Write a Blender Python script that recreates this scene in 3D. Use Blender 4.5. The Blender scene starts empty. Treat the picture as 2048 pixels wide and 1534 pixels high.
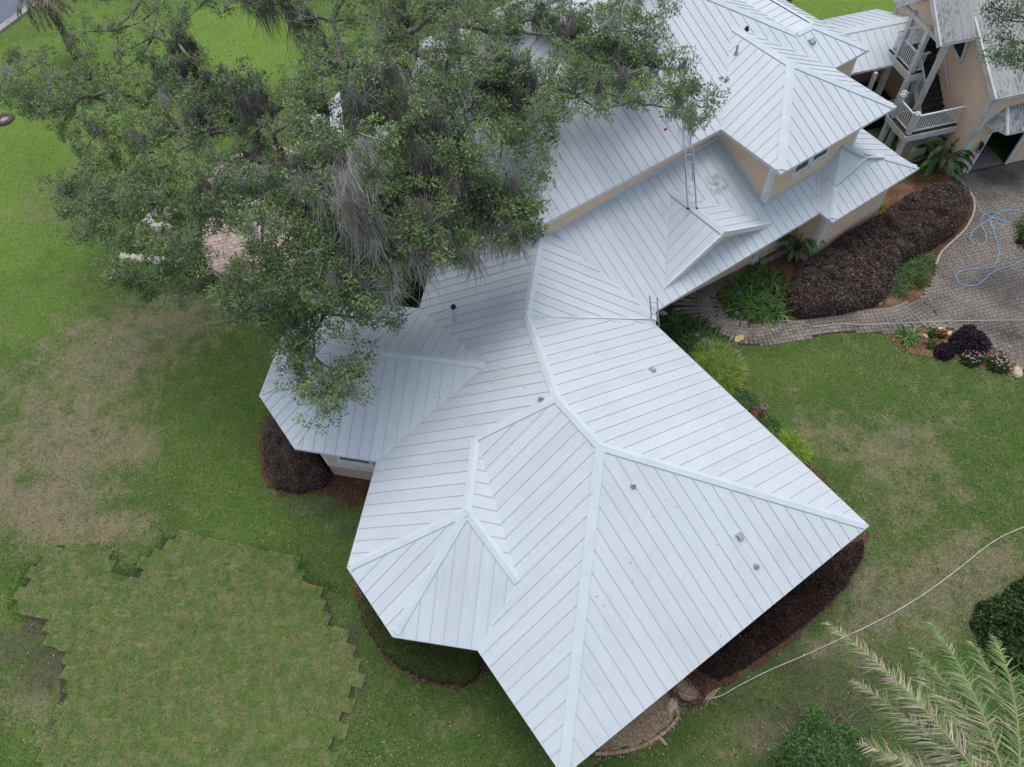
import bpy, bmesh, math, random
import numpy as np
from mathutils import Vector, Matrix
random.seed(7); rng = np.random.default_rng(11)
S = bpy.context.scene
COL = S.collection
# ------------------------------------------------------------------ camera
FPX, CX, CY, CAMH = 1467.2, 1024.0, 767.0, 25.4
_d = np.array([(1119.7 - CX) / FPX, (1718.3 - CY) / FPX, 1.0]); _d /= np.linalg.norm(_d)
_up = -_d; _fw = np.array([0, 0, 1.0]); _y = _fw - (_fw @ _up) * _up; _y /= np.linalg.norm(_y)
RM = np.array([np.cross(_y, _up), _y, _up])          # rows: world axes in camera space (x right, y down, z forward)
cd = bpy.data.cameras.new('camera'); cam = bpy.data.objects.new('camera', cd); COL.objects.link(cam)
cd.sensor_width = 36; cd.lens = 36 * FPX / 2048; cd.clip_end = 3000; cd.clip_start = .1
_m = np.eye(4); _m[:3, 0] = RM[:, 0]; _m[:3, 1] = -RM[:, 1]; _m[:3, 2] = -RM[:, 2]; _m[2, 3] = CAMH
cam.matrix_world = Matrix(_m.tolist()); S.camera = cam
# ------------------------------------------------------------------ light
SUN_EL, SUN_AZ = 74, 10       # azimuth measured from +Y towards +X
w = bpy.data.worlds.new('World'); S.world = w; w.use_nodes = True
nt = w.node_tree; bg = nt.nodes['Background']; sk = nt.nodes.new('ShaderNodeTexSky'); sk.sky_type = 'NISHITA'
sk.sun_disc = False; sk.sun_elevation = math.radians(SUN_EL); sk.sun_rotation = math.radians(SUN_AZ)
sk.air_density = 1.0; sk.dust_density = 4.0; sk.ozone_density = 1.0
hsv = nt.nodes.new('ShaderNodeHueSaturation'); hsv.inputs['Saturation'].default_value = .62      # overcast: greyer than a clear sky
nt.links.new(sk.outputs[0], hsv.inputs['Color']); nt.links.new(hsv.outputs[0], bg.inputs[0]); bg.inputs[1].default_value = .15
sl = bpy.data.lights.new('sun', 'SUN'); so = bpy.data.objects.new('sun', sl); COL.objects.link(so)
sl.energy = .8; sl.angle = math.radians(40); sl.color = (1, .97, .93)
so.rotation_euler = (math.radians(90 - SUN_EL), 0, math.radians(180 - SUN_AZ)); so.location = (0, 0, 60)
S.view_settings.view_transform = 'Standard'; S.view_settings.look = 'None'; S.view_settings.exposure = .4; S.view_settings.gamma = 1
# ------------------------------------------------------------------ pixel helpers (photograph pixels, 2048 wide)
O = np.array([0, 0, CAMH])
def ray(p):
    v = np.array([(p[0] - CX) / FPX, (p[1] - CY) / FPX, 1.0]); return RM @ (v / np.linalg.norm(v))
def P(x, y, z=0.):
    r = ray((x, y)); return Vector((O + r * ((z - CAMH) / r[2])).tolist())
def XY(pts, z=0.):
    return [P(a, b, z) for a, b in pts]
def plane(a, b, inside, k=.5):
    d = (b - a); d.z = 0; d.normalize(); n = Vector((-d.y, d.x, 0))
    if n.dot(inside - a) < 0: n = -n
    N = Vector((-k * n.x, -k * n.y, 1)); return (N, N.dot(a))
def hit(px, pl):
    r = Vector(ray(px).tolist()); o = Vector(O.tolist()); return o + r * ((pl[1] - pl[0].dot(o)) / pl[0].dot(r))
def meet(*pl):
    A = np.array([list(p[0]) for p in pl]); b = np.array([p[1] for p in pl])
    return Vector(np.linalg.lstsq(A, b, rcond=None)[0].tolist())
def fitplane(a, b, c):
    n = (b - a).cross(c - a).normalized(); n = n if n.z > 0 else -n; return (n, n.dot(a))
def along(p1, p2, px):
    # point of the line p1 x p2 nearest to the pixel's ray
    d = p1[0].cross(p2[0]).normalized(); a = meet(p1, p2); r = Vector(ray(px).tolist()); o = Vector(O.tolist()); w0 = a - o; b = d.dot(r)
    return a + d * ((b * r.dot(w0) - d.dot(w0)) / (1 - b * b))
def zplane(z): return (Vector((0, 0, 1)), z)
def vplane(a, d):
    n = Vector((-d.y, d.x, 0)).normalized(); return (n, n.dot(a))
# ------------------------------------------------------------------ value noise
def vnoise(x, y, s, seed=0):
    x = np.asarray(x) / s; y = np.asarray(y) / s
    xi = np.floor(x).astype(np.int64); yi = np.floor(y).astype(np.int64); fx = x - xi; fy = y - yi
    fx = fx * fx * (3 - 2 * fx); fy = fy * fy * (3 - 2 * fy)
    def h(a, b):
        n = (a * 374761393 + b * 668265263 + seed * 69069) & 0x7fffffff
        n = ((n ^ (n >> 13)) * 1274126177) & 0x7fffffff
        return ((n ^ (n >> 16)) & 0xffff) / 65535.
    return (h(xi, yi) * (1 - fx) + h(xi + 1, yi) * fx) * (1 - fy) + (h(xi, yi + 1) * (1 - fx) + h(xi + 1, yi + 1) * fx) * fy
def fbm(x, y, s, seed=0):
    return (vnoise(x, y, s, seed) * .5 + vnoise(x, y, s * .47, seed + 1) * .3 + vnoise(x, y, s * .21, seed + 2) * .2)
def inpoly(x, y, poly):
    x = np.asarray(x); y = np.asarray(y); c = np.zeros(x.shape, bool); n = len(poly)
    for i in range(n):
        x0, y0 = poly[i][0], poly[i][1]; x1, y1 = poly[i - 1][0], poly[i - 1][1]
        with np.errstate(divide='ignore', invalid='ignore'):
            c ^= ((y0 > y) != (y1 > y)) & (x < (x1 - x0) * (y - y0) / (y1 - y0 + 1e-12) + x0)
    return c
def edist(x, y, poly, closed=True):
    d = np.full(np.shape(x), 1e9); n = len(poly)
    for i in range(0 if closed else 1, n):
        ax, ay = poly[i - 1][0], poly[i - 1][1]; bx, by = poly[i][0], poly[i][1]
        l2 = (bx - ax) ** 2 + (by - ay) ** 2 + 1e-12
        t = np.clip(((x - ax) * (bx - ax) + (y - ay) * (by - ay)) / l2, 0, 1)
        d = np.minimum(d, np.hypot(x - ax - t * (bx - ax), y - ay - t * (by - ay)))
    return d
# ------------------------------------------------------------------ materials
M = {}
def mat(name, c, rough=.6, c2=None, scale=6., bump=0., bscale=None, spec=.3, attr=False, objrand=0., detail=4., c3=None, scale3=.6, metal=0.):
    if name in M: return M[name]
    m = bpy.data.materials.new(name); m.use_nodes = True; t = m.node_tree; L = t.links; N = t.nodes; b = N['Principled BSDF']
    b.inputs['Roughness'].default_value = rough; b.inputs['Specular IOR Level'].default_value = spec; b.inputs['Metallic'].default_value = metal
    geo = N.new('ShaderNodeNewGeometry'); out = None
    if attr:
        a = N.new('ShaderNodeVertexColor'); a.layer_name = 'Col'; out = a.outputs[0]
    else:
        r = N.new('ShaderNodeRGB'); r.outputs[0].default_value = (*c, 1); out = r.outputs[0]
    if c2 is not None:
        n = N.new('ShaderNodeTexNoise'); n.inputs['Scale'].default_value = scale; n.inputs['Detail'].default_value = detail; L.new(geo.outputs['Position'], n.inputs['Vector'])
        rp = N.new('ShaderNodeMapRange'); rp.inputs[1].default_value = .35; rp.inputs[2].default_value = .65; L.new(n.outputs[0], rp.inputs[0])
        mx = N.new('ShaderNodeMix'); mx.data_type = 'RGBA'; mx.inputs[7].default_value = (*c2, 1); L.new(rp.outputs[0], mx.inputs[0]); L.new(out, mx.inputs[6]); out = mx.outputs[2]
    if c3 is not None:
        n = N.new('ShaderNodeTexNoise'); n.inputs['Scale'].default_value = scale3; n.inputs['Detail'].default_value = 5; L.new(geo.outputs['Position'], n.inputs['Vector'])
        rp = N.new('ShaderNodeMapRange'); rp.inputs[1].default_value = .45; rp.inputs[2].default_value = .7; L.new(n.outputs[0], rp.inputs[0])
        mx = N.new('ShaderNodeMix'); mx.data_type = 'RGBA'; mx.inputs[7].default_value = (*c3, 1); L.new(rp.outputs[0], mx.inputs[0]); L.new(out, mx.inputs[6]); out = mx.outputs[2]
    if objrand:
        oi = N.new('ShaderNodeObjectInfo'); hs = N.new('ShaderNodeHueSaturation'); mr = N.new('ShaderNodeMapRange')
        mr.inputs[3].default_value = 1 - objrand; mr.inputs[4].default_value = 1 + objrand; L.new(oi.outputs['Random'], mr.inputs[0]); L.new(mr.outputs[0], hs.inputs['Value']); L.new(out, hs.inputs['Color']); out = hs.outputs[0]
    L.new(out, b.inputs['Base Color'])
    if bump:
        n = N.new('ShaderNodeTexNoise'); n.inputs['Scale'].default_value = bscale or scale * 3; n.inputs['Detail'].default_value = 5; L.new(geo.outputs['Position'], n.inputs['Vector'])
        bp = N.new('ShaderNodeBump'); bp.inputs['Strength'].default_value = bump; bp.inputs['Distance'].default_value = .03; L.new(n.outputs[0], bp.inputs['Height']); L.new(bp.outputs[0], b.inputs['Normal'])
    M[name] = m; return m
def roofmat(name, c, dirt, amt, sx=14, sy=1.1, lo=.17, hi=.42):
    m = bpy.data.materials.new(name); m.use_nodes = True; t = m.node_tree; L = t.links; N = t.nodes; b = N['Principled BSDF']
    b.inputs['Roughness'].default_value = .42; b.inputs['Specular IOR Level'].default_value = .4
    uv = N.new('ShaderNodeUVMap'); uv.uv_map = 'UVMap'; sp = N.new('ShaderNodeSeparateXYZ'); L.new(uv.outputs[0], sp.inputs[0])
    # pencil ribs across the pan
    mu = N.new('ShaderNodeMath'); mu.operation = 'MULTIPLY'; mu.inputs[1].default_value = 2 * math.pi / .058; L.new(sp.outputs[0], mu.inputs[0])
    si = N.new('ShaderNodeMath'); si.operation = 'SINE'; L.new(mu.outputs[0], si.inputs[0])
    bp = N.new('ShaderNodeBump'); bp.inputs['Strength'].default_value = .22; bp.inputs['Distance'].default_value = .004; L.new(si.outputs[0], bp.inputs['Height']); L.new(bp.outputs[0], b.inputs['Normal'])
    # streaky grime running down the slope + blotches
    mp = N.new('ShaderNodeMapping'); mp.inputs['Scale'].default_value = (sx, sy, 1); L.new(uv.outputs[0], mp.inputs[0])
    oi = N.new('ShaderNodeObjectInfo'); ad = N.new('ShaderNodeVectorMath'); L.new(mp.outputs[0], ad.inputs[0])
    cb = N.new('ShaderNodeCombineXYZ'); m9 = N.new('ShaderNodeMath'); m9.operation = 'MULTIPLY'; m9.inputs[1].default_value = 60; L.new(oi.outputs['Random'], m9.inputs[0]); L.new(m9.outputs[0], cb.inputs[2]); L.new(cb.outputs[0], ad.inputs[1])
    n = N.new('ShaderNodeTexNoise'); n.inputs['Scale'].default_value = 1.2; n.inputs['Detail'].default_value = 5; L.new(ad.outputs[0], n.inputs['Vector'])
    geo = N.new('ShaderNodeNewGeometry'); n2 = N.new('ShaderNodeTexNoise'); n2.inputs['Scale'].default_value = .5; n2.inputs['Detail'].default_value = 6; L.new(geo.outputs['Position'], n2.inputs['Vector'])
    a2 = N.new('ShaderNodeMath'); a2.operation = 'MULTIPLY'; L.new(n.outputs[0], a2.inputs[0]); L.new(n2.outputs[0], a2.inputs[1])
    rp = N.new('ShaderNodeMapRange'); rp.inputs[1].default_value = lo; rp.inputs[2].default_value = hi; rp.inputs[4].default_value = amt; L.new(a2.outputs[0], rp.inputs[0])
    mx = N.new('ShaderNodeMix'); mx.data_type = 'RGBA'; mx.inputs[6].default_value = (*c, 1); mx.inputs[7].default_value = (*dirt, 1); L.new(rp.outputs[0], mx.inputs[0])
    hs = N.new('ShaderNodeHueSaturation'); mr = N.new('ShaderNodeMapRange'); mr.inputs[3].default_value = .965; mr.inputs[4].default_value = 1.03; L.new(oi.outputs['Random'], mr.inputs[0]); L.new(mr.outputs[0], hs.inputs['Value']); L.new(mx.outputs[2], hs.inputs['Color'])
    L.new(hs.outputs[0], b.inputs['Base Color']); M[name] = m; return m
roofmat('roof_metal', (.525, .582, .628), (.4, .45, .488), .42)
roofmat('old_roof_metal', (.36, .37, .365), (.11, .115, .105), .95, 9., 4., .2, .36)
mat('roof_trim', (.545, .61, .66), .4, (.5, .565, .615), 2.)
mat('rib_metal', (.46, .52, .57), .45)
mat('deck_edge', (.5, .45, .42), .7)
mat('white_paint', (.74, .76, .78), .5, (.66, .68, .7), 3.)
mat('old_white_paint', (.66, .67, .68), .6, (.5, .52, .5), 2.)
mat('tan_siding', (.74, .57, .42), .65, (.69, .53, .39), 1.5)
mat('tan_base', (.6, .42, .33), .8, (.54, .38, .3), 9., bump=.3)
mat('cream_panel', (.66, .58, .42), .6)
mat('glass', (.02, .028, .03), .08, spec=.6)
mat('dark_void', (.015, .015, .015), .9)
mat('wood_dark', (.035, .03, .026), .8, (.06, .05, .042), 5.)
mat('concrete', (.32, .31, .3), .85, (.24, .235, .225), 3., bump=.3)
mat('kerb_concrete', (.42, .37, .3), .85, (.3, .27, .22), 4., bump=.3)
mat('aluminium', (.48, .49, .5), .38, metal=.7)
mat('grey_metal', (.3, .33, .37), .5)
mat('bark', (.10, .088, .075), .9, (.2, .19, .17), 7., bump=.8, bscale=25)
mat('twig', (.34, .325, .3), .9, (.2, .19, .17), 5.)
mat('leaf', (0, 0, 0), .5, attr=True, spec=.35)
mat('blade', (0, 0, 0), .6, attr=True, spec=.2)
for nm_, tr_ in (('leaf', .35), ('blade', .25)):
    t = M[nm_].node_tree; b = t.nodes['Principled BSDF']; tl = t.nodes.new('ShaderNodeBsdfTranslucent'); ms = t.nodes.new('ShaderNodeMixShader'); ms.inputs[0].default_value = tr_
    t.links.new(b.inputs['Base Color'].links[0].from_socket, tl.inputs[0]); t.links.new(b.outputs[0], ms.inputs[1]); t.links.new(tl.outputs[0], ms.inputs[2]); t.links.new(ms.outputs[0], t.nodes['Material Output'].inputs[0])
mat('core_green', (.02, .032, .013), .95)
mat('core_purple', (.028, .018, .016), .95)
mat('soil', (.035, .03, .026), .95, (.06, .05, .04), 9., bump=.5)
# ------------------------------------------------------------------ object helpers
def link(o, parent=None):
    COL.objects.link(o)
    if parent is not None:
        o.parent = parent
        if parent.type == 'EMPTY': o.matrix_parent_inverse = Matrix.Translation(-parent.location)
    return o
def mk(name, verts, faces, m, parent=None, smooth=False):
    me = bpy.data.meshes.new(name); me.from_pydata([tuple(v) for v in verts], [], faces); me.materials.append(M[m] if isinstance(m, str) else m)
    if smooth: me.polygons.foreach_set('use_smooth', [True] * len(me.polygons))
    me.update(); return link(bpy.data.objects.new(name, me), parent)
def mknp(name, V, Fq, m, parent=None, col=None, smooth=False):
    """V (n,3); Fq (k,3|4) faces; col per vertex (n,3)"""
    me = bpy.data.meshes.new(name); V = np.ascontiguousarray(V, np.float32); Fq = np.ascontiguousarray(Fq, np.int32); k, s = Fq.shape
    me.vertices.add(len(V)); me.vertices.foreach_set('co', V.ravel()); me.loops.add(k * s); me.loops.foreach_set('vertex_index', Fq.ravel())
    me.polygons.add(k); me.polygons.foreach_set('loop_start', np.arange(k, dtype=np.int32) * s); me.polygons.foreach_set('loop_total', np.full(k, s, np.int32))
    if smooth: me.polygons.foreach_set('use_smooth', np.ones(k, bool))
    me.update(calc_edges=True)
    if col is not None:
        a = me.color_attributes.new('Col', 'FLOAT_COLOR', 'POINT'); c4 = np.ones((len(V), 4), np.float32); c4[:, :3] = np.clip(col, 0, 1); a.data.foreach_set('color', c4.ravel())
    me.materials.append(M[m]); return link(bpy.data.objects.new(name, me), parent)
def tag(o, label, cat, group=None):
    o['label'] = label; o['category'] = cat
    if group: o['group'] = group
    return o
def thing(name, label, cat, loc, group=None):
    o = bpy.data.objects.new(name, None); o.empty_display_size = .3; o.location = loc; COL.objects.link(o); return tag(o, label, cat, group)
def struct(o): o['kind'] = 'structure'; return o
def stuff(o): o['kind'] = 'stuff'; return o
class MB:
    def __init__(s): s.v = []; s.f = []
    def add(s, v, f):
        b = len(s.v); s.v += [Vector(x) for x in v]; s.f += [tuple(b + i for i in q) for q in f]; return s
    def box(s, c, X, Y, Z):       # centre and half-axes
        c, X, Y, Z = map(Vector, (c, X, Y, Z))
        v = [c + X * a + Y * b + Z * d for d in (-1, 1) for b in (-1, 1) for a in (-1, 1)]
        return s.add(v, [(0, 2, 3, 1), (4, 5, 7, 6), (0, 1, 5, 4), (2, 6, 7, 3), (0, 4, 6, 2), (1, 3, 7, 5)])
    def bar(s, a, b, w, h, up=(0, 0, 1)):
        a, b = Vector(a), Vector(b); d = b - a; up = Vector(up); x = d.cross(up)
        if x.length < 1e-5: x = d.cross(Vector((1, 0, 0)))
        x.normalize(); y = x.cross(d).normalized(); return s.box((a + b) / 2, x * w / 2, d / 2, y * h / 2)
    def prism(s, poly, z0, z1):
        n = len(poly); ar = sum(poly[i - 1][0] * poly[i][1] - poly[i][0] * poly[i - 1][1] for i in range(n))
        if ar < 0: poly = poly[::-1]
        v = [(p[0], p[1], z0) for p in poly] + [(p[0], p[1], z1) for p in poly]
        return s.add(v, [tuple(range(n))[::-1], tuple(range(n, 2 * n))] + [(i, (i + 1) % n, n + (i + 1) % n, n + i) for i in range(n)])
    def tube(s, pts, r, n=6, caps=True):
        pts = [Vector(p) for p in pts]; rr = r if isinstance(r, (list, tuple)) else [r] * len(pts); b = len(s.v); px = None
        for i, p in enumerate(pts):
            t = (pts[min(i + 1, len(pts) - 1)] - pts[max(i - 1, 0)]).normalized()
            if px is None: px = t.orthogonal().normalized()
            px = (px - t * px.dot(t)).normalized(); py = t.cross(px)
            s.v += [p + (px * math.cos(a) + py * math.sin(a)) * rr[i] for a in (2 * math.pi * k / n for k in range(n))]
        for i in range(len(pts) - 1):
            for k in range(n): s.f.append((b + i * n + k, b + i * n + (k + 1) % n, b + (i + 1) * n + (k + 1) % n, b + (i + 1) * n + k))
        if caps: s.f.append(tuple(b + k for k in range(n))[::-1]); s.f.append(tuple(b + (len(pts) - 1) * n + k for k in range(n)))
        return s
    def lathe(s, c, prof, n=16):
        b = len(s.v); c = Vector(c)
        for r, z in prof: s.v += [c + Vector((r * math.cos(2 * math.pi * k / n), r * math.sin(2 * math.pi * k / n), z)) for k in range(n)]
        for i in range(len(prof) - 1):
            for k in range(n): s.f.append((b + i * n + k, b + i * n + (k + 1) % n, b + (i + 1) * n + (k + 1) % n, b + (i + 1) * n + k))
        s.f.append(tuple(b + k for k in range(n))[::-1]); s.f.append(tuple(b + (len(prof) - 1) * n + k for k in range(n))); return s
    def build(s, name, m, parent=None, smooth=False): return mk(name, s.v, s.f, m, parent, smooth)
def smooth_path(pts, n=8):
    pts = [Vector(p) for p in pts]; out = []
    for i in range(len(pts) - 1):
        p0, p1, p2, p3 = pts[max(i - 1, 0)], pts[i], pts[i + 1], pts[min(i + 2, len(pts) - 1)]
        for k in range(n):
            t = k / n; out.append(.5 * ((2 * p1) + (p2 - p0) * t + (2 * p0 - 5 * p1 + 4 * p2 - p3) * t * t + (3 * p1 - p0 - 3 * p2 + p3) * t ** 3))
    return out + [pts[-1]]
# ------------------------------------------------------------------ foliage helpers
def unit(a): return a / (np.linalg.norm(a, axis=-1, keepdims=True) + 1e-9)
def leafmesh(name, c, ax, nr, L, W, col, m='leaf', parent=None):
    """folded diamond leaves: centre-base c, axis ax, normal nr"""
    n = len(c); ax = unit(ax); sd = unit(np.cross(ax, nr)); nr = np.cross(sd, ax)
    L = np.broadcast_to(L, n)[:, None]; W = np.broadcast_to(W, n)[:, None]
    V = np.empty((n, 4, 3)); V[:, 0] = c; V[:, 1] = c + ax * L * .5 + sd * W * .5 + nr * W * .12; V[:, 2] = c + ax * L; V[:, 3] = c + ax * L * .5 - sd * W * .5 + nr * W * .12
    return mknp(name, V.reshape(-1, 3), np.arange(n * 4).reshape(n, 4), m, parent, np.repeat(col, 4, axis=0))
def colvar(base, n, v=.25, hue=.12):
    c = np.array(base)[None, :] * (1 + rng.normal(0, v, (n, 1))); return np.clip(c * (1 + rng.normal(0, hue, (n, 3))), .002, 1)
def ribbons(name, p0, dirs, length, width, droop, col, m='blade', parent=None, seg=4, wob=0.):
    """arching blades: start p0 (n,3), direction dirs, curving down"""
    n = len(p0); dirs = unit(dirs); length = np.broadcast_to(length, n); width = np.broadcast_to(width, n); droop = np.broadcast_to(droop, n)
    sd = unit(np.cross(dirs, np.array([0, 0, 1.]) + rng.normal(0, .15, (n, 3)))); V = np.empty((n, seg + 1, 2, 3)); p = p0.copy(); d = dirs.copy()
    for i in range(seg + 1):
        t = i / seg; wd = width * (1 - t ** 2.2) * .5 + .0012
        V[:, i, 0] = p + sd * wd[:, None]; V[:, i, 1] = p - sd * wd[:, None]
        d = unit(d + np.array([0, 0, -1.]) * (droop / seg)[:, None] + (rng.normal(0, wob, (n, 3)) if wob else 0)); p = p + d * (length / seg)[:, None]
    idx = np.arange(n * (seg + 1) * 2).reshape(n, seg + 1, 2)
    F = np.stack([idx[:, :-1, 0], idx[:, :-1, 1], idx[:, 1:, 1], idx[:, 1:, 0]], -1).reshape(-1, 4)
    return mknp(name, V.reshape(-1, 3), F, m, parent, np.repeat(col, (seg + 1) * 2, axis=0))
#MARK_ROOF
# ================================================================== HOUSE ROOF
E1, E2 = 3.4, 6.4
e1 = lambda x, y: P(x, y, E1)
e2 = lambda x, y: P(x, y, E2)
u = Vector((math.cos(math.radians(30)), math.sin(math.radians(30)), 0)); v = Vector((-u.y, u.x, 0))
house = thing('house', 'large tan house with white standing seam metal roofs filling the middle', 'house', P(1150, 850, 0))
K2, BR, K1, RU = e1(1312, 650.5), e1(1738, 1052), e1(1311, 623), e1(1634, 429)
Lt, L2, Q0, Q5 = e1(863.4, 529), e1(694.2, 1135.5), e1(842, 617.5), e1(753.5, 923)
O1, O2, Z = e1(785.4, 1273.8), e1(937, 1297.6), e1(963.4, 1313)
Q1, Q2, Q3, Q4 = e1(692, 602), e1(568.5, 664), e1(518.6, 791.4), e1(589, 897.3)
ins = P(1150, 850, E1)
PR = plane(K2, BR, ins); PB = plane(e1(1150, 1534), BR, ins); PE = plane(Z, e1(1113, 1534), ins); PL = plane(Lt, L2, ins); PU = plane(K1, RU, e1(1300, 480))
BC = meet(PB, PE, zplane(E1))
R3 = meet(PR, PB, PE); R2 = meet(PR, PL, PE); R1 = along(PL, PR, (1054.8, 630)); R0 = hit((1082, 470), PL)
S1 = along(PL, PE, (964.5, 901)); PO2 = plane(O1, L2, e1(937, 1100)); PO3 = plane(O1, O2, e1(937, 1100))
S2 = along(PL, PO2, (937.4, 1031.5)); PO3 = fitplane(O1, O2, S2); X4 = along(PE, PO3, (1024, 1155)); Z = meet(PE, PO3, zplane(E1)); L2 = meet(PL, PO2, zplane(E1))
PQf = plane(Q4, Q5, e1(730, 760)); PQb = plane(Q1, Q0, e1(730, 760)); Q5 = meet(PL, PQf, zplane(E1)); Q0 = meet(PL, PQb, zplane(E1))
VQ = meet(PL, PQf, PQb); QA = along(PQf, PQb, (715, 703))
up_wall = R0 + Vector((0, 0, 0))               # corner of the upper storey wall
Lw = meet(PL, vplane(up_wall, v), zplane(E1))    # where the left eave runs under the upper wall
bc = hit((1526, 410), PU); b2 = hit((1429, 278.7), PU); b2 = bc + v * v.dot(b2 - bc) ; b2 = meet(PU, vplane(b2, u), vplane(bc, v))
wl0 = meet(PU, vplane(b2, u), vplane(R0 + u * .5, v))
Kc = (K1 + K2) / 2
by1, by2, by3, by4 = e1(1643, 429.4), e1(1665.4, 444.7), e1(1839.7, 336), e1(1721.6, 259.6)
by1 = meet(PU, vplane(by2, v), zplane(E1)); PF = plane(by2, by3, bc); T1 = hit((1668, 371), PF); T2 = hit((1765, 314), PF)
W1 = meet(PU, vplane(bc, u), vplane(hit((1640.6, 344), PU), v)); TM = P(1731, 314.5, T1.z + .25); W2 = bc + u * (P(1688, 291, 4.9) - bc).dot(u); W2.z = 4.85
faces = []      # (polygon, ribbed)
def face(*pts, off=0.): faces.append(([Vector(p) for p in pts], off))
face(K2, BR, R3, R2, R1); face(BC, BR, R3); face(Z, BC, R3, R2, S1, X4)
face(L2, Q5, VQ, Q0, Lw, R0, R1, R2, S1, S2); face(O1, L2, S2); face(O2, O1, S2, X4, Z); face(S1, S2, X4)
face(Q5, Q4, QA, VQ); face(Q4, Q3, QA); face(Q3, Q2, QA); face(Q2, Q1, QA); face(Q1, Q0, VQ, QA)
face(Kc, K2, R1, R0, wl0); face(K1, by1, W1, bc, b2, wl0, Kc)
# entry gable on the front slope
Ga = hit((1345, 386), PU); Gl = hit((1328.6, 578), PU); Gr = hit((1542, 449), PU); Gm = P(1449, 467, Ga.z)
for q in (Ga, Gl, Gr, Gm): q.z += .035
face(Ga, Gl, Gm, off=.02); face(Ga, Gm, Gr, off=.02)
# bay hip roof
face(by2, by3, T2, T1); face(by1, by2, T1, W1); face(by3, by4, W2, TM, T2)
# upper storey
G, H = e2(1072.4, 456.3), e2(1739.2, 99.2)
insU = e2(1400, 120); PG = plane(G, H, insU)
du = (H - G).normalized(); dv = Vector((-du.y, du.x, 0))
Cpx, Ec, Fc = e2(1442.8, 261), e2(1562.4, 347.8), e2(1793.6, 213.5)
PUl = plane(Ec, Ec + dv, Fc); PUf = plane(Ec, Fc, insU); PUr = plane(Fc, Fc + dv, Ec)
UB = meet(PUl, PUf, PUr); UA = meet(PUl, PUr, PG); UC = meet(PUl, PG, zplane(E2)); UD = meet(PUr, PG, zplane(E2))
PSl = plane(G, G + dv, H); PSr = plane(H, H + dv, G)
J1 = hit((1592, 67), PG); J2 = meet(PG, PSr, (Vector((0, 0, 1)), hit((1620, 53), PG).z))
PSr2 = (PSr[0], PSr[0].dot(J1))
DEPTH = 12.6
PBk = plane(G + dv * DEPTH, H + dv * DEPTH, insU)
RL = meet(PG, PSl, PBk); RR = meet(PG, PSr2, PBk); GB = meet(PSl, PBk, zplane(E2)); HB = meet(PSr2, PBk, zplane(E2)); HE = meet(PSr2, zplane(E2), vplane(H, du))
J3 = J2 + dv * 6; V1 = J1 + dv * 6; J4 = H + dv * 6; RB = meet(PSr2, PBk, zplane(J1.z))
face(G, UC, UA, UD, H, J2, J1, RR, RL); face(GB, G, RL); face(UC, Ec, UB, UA); face(Ec, Fc, UB); face(Fc, UD, UA, UB)
face(RL, RR, HB, GB); face(RR, J1, V1, RB); face(J2, H, J4, J3); face(J1, J2, J3, V1)
# breezeway roof between house and garage
gf = Vector((math.cos(math.radians(9)), math.sin(math.radians(9)), 0)); gs = Vector((-gf.y, gf.x, 0)); GC = P(1900.5, 351.7, 0)
BZ = P(1694, 149, 3.4); BZr = P(1784, 43, 4.25)
sE, sR = (BZ - GC).dot(gs), (BZr - GC).dot(gs)
gp = lambda f, s, z: GC + gf * f + gs * s + Vector((0, 0, z))
fL = -6.6
face(gp(fL, sE, 3.4), gp(-.03, sE, 3.4), gp(-.03, sR, 4.25), gp(fL, sR, 4.25)); face(gp(fL, sR, 4.25), gp(-.03, sR, 4.25), gp(-.03, 2 * sR - sE + .6, 3.2), gp(fL, 2 * sR - sE + .6, 3.2))
# hidden-side porch roof under the oak
face(gp(0, 0, 0) * 0 + e1(600, 250), e1(700, 330), P(830, 235, 4.6), P(720, 150, 4.6))
# ---- roof solids, panels, ribs
PW = .41
roof = None
def frame2(poly):
    n = Vector((0, 0, 0))
    for i in range(len(poly)): n += (poly[i] - poly[0]).cross(poly[(i + 1) % len(poly)] - poly[0])
    n.normalize()
    if n.z < 0: n = -n
    ex = Vector((0, 0, 1)).cross(n).normalized(); ey = n.cross(ex); c = sum(poly, Vector()) / len(poly); return c, ex, ey, n
def cliphalf(p, x0, keep):
    out = []
    for i in range(len(p)):
        a, b = p[i - 1], p[i]; ia, ib = (a[0] >= x0) == keep, (b[0] >= x0) == keep
        if ia != ib: t = (x0 - a[0]) / (b[0] - a[0]); out.append((x0, a[1] + t * (b[1] - a[1])))
        if ib: out.append(b)
    return out
def area2(p): return abs(sum(p[i - 1][0] * p[i][1] - p[i][0] * p[i - 1][1] for i in range(len(p)))) / 2
def crossings(p, x):
    ys = sorted(a[1] + (x - a[0]) / (b[0] - a[0]) * (b[1] - a[1]) for a, b in zip(p, p[1:] + p[:1]) if (a[0] > x) != (b[0] > x))
    return list(zip(ys[::2], ys[1::2]))
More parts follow.
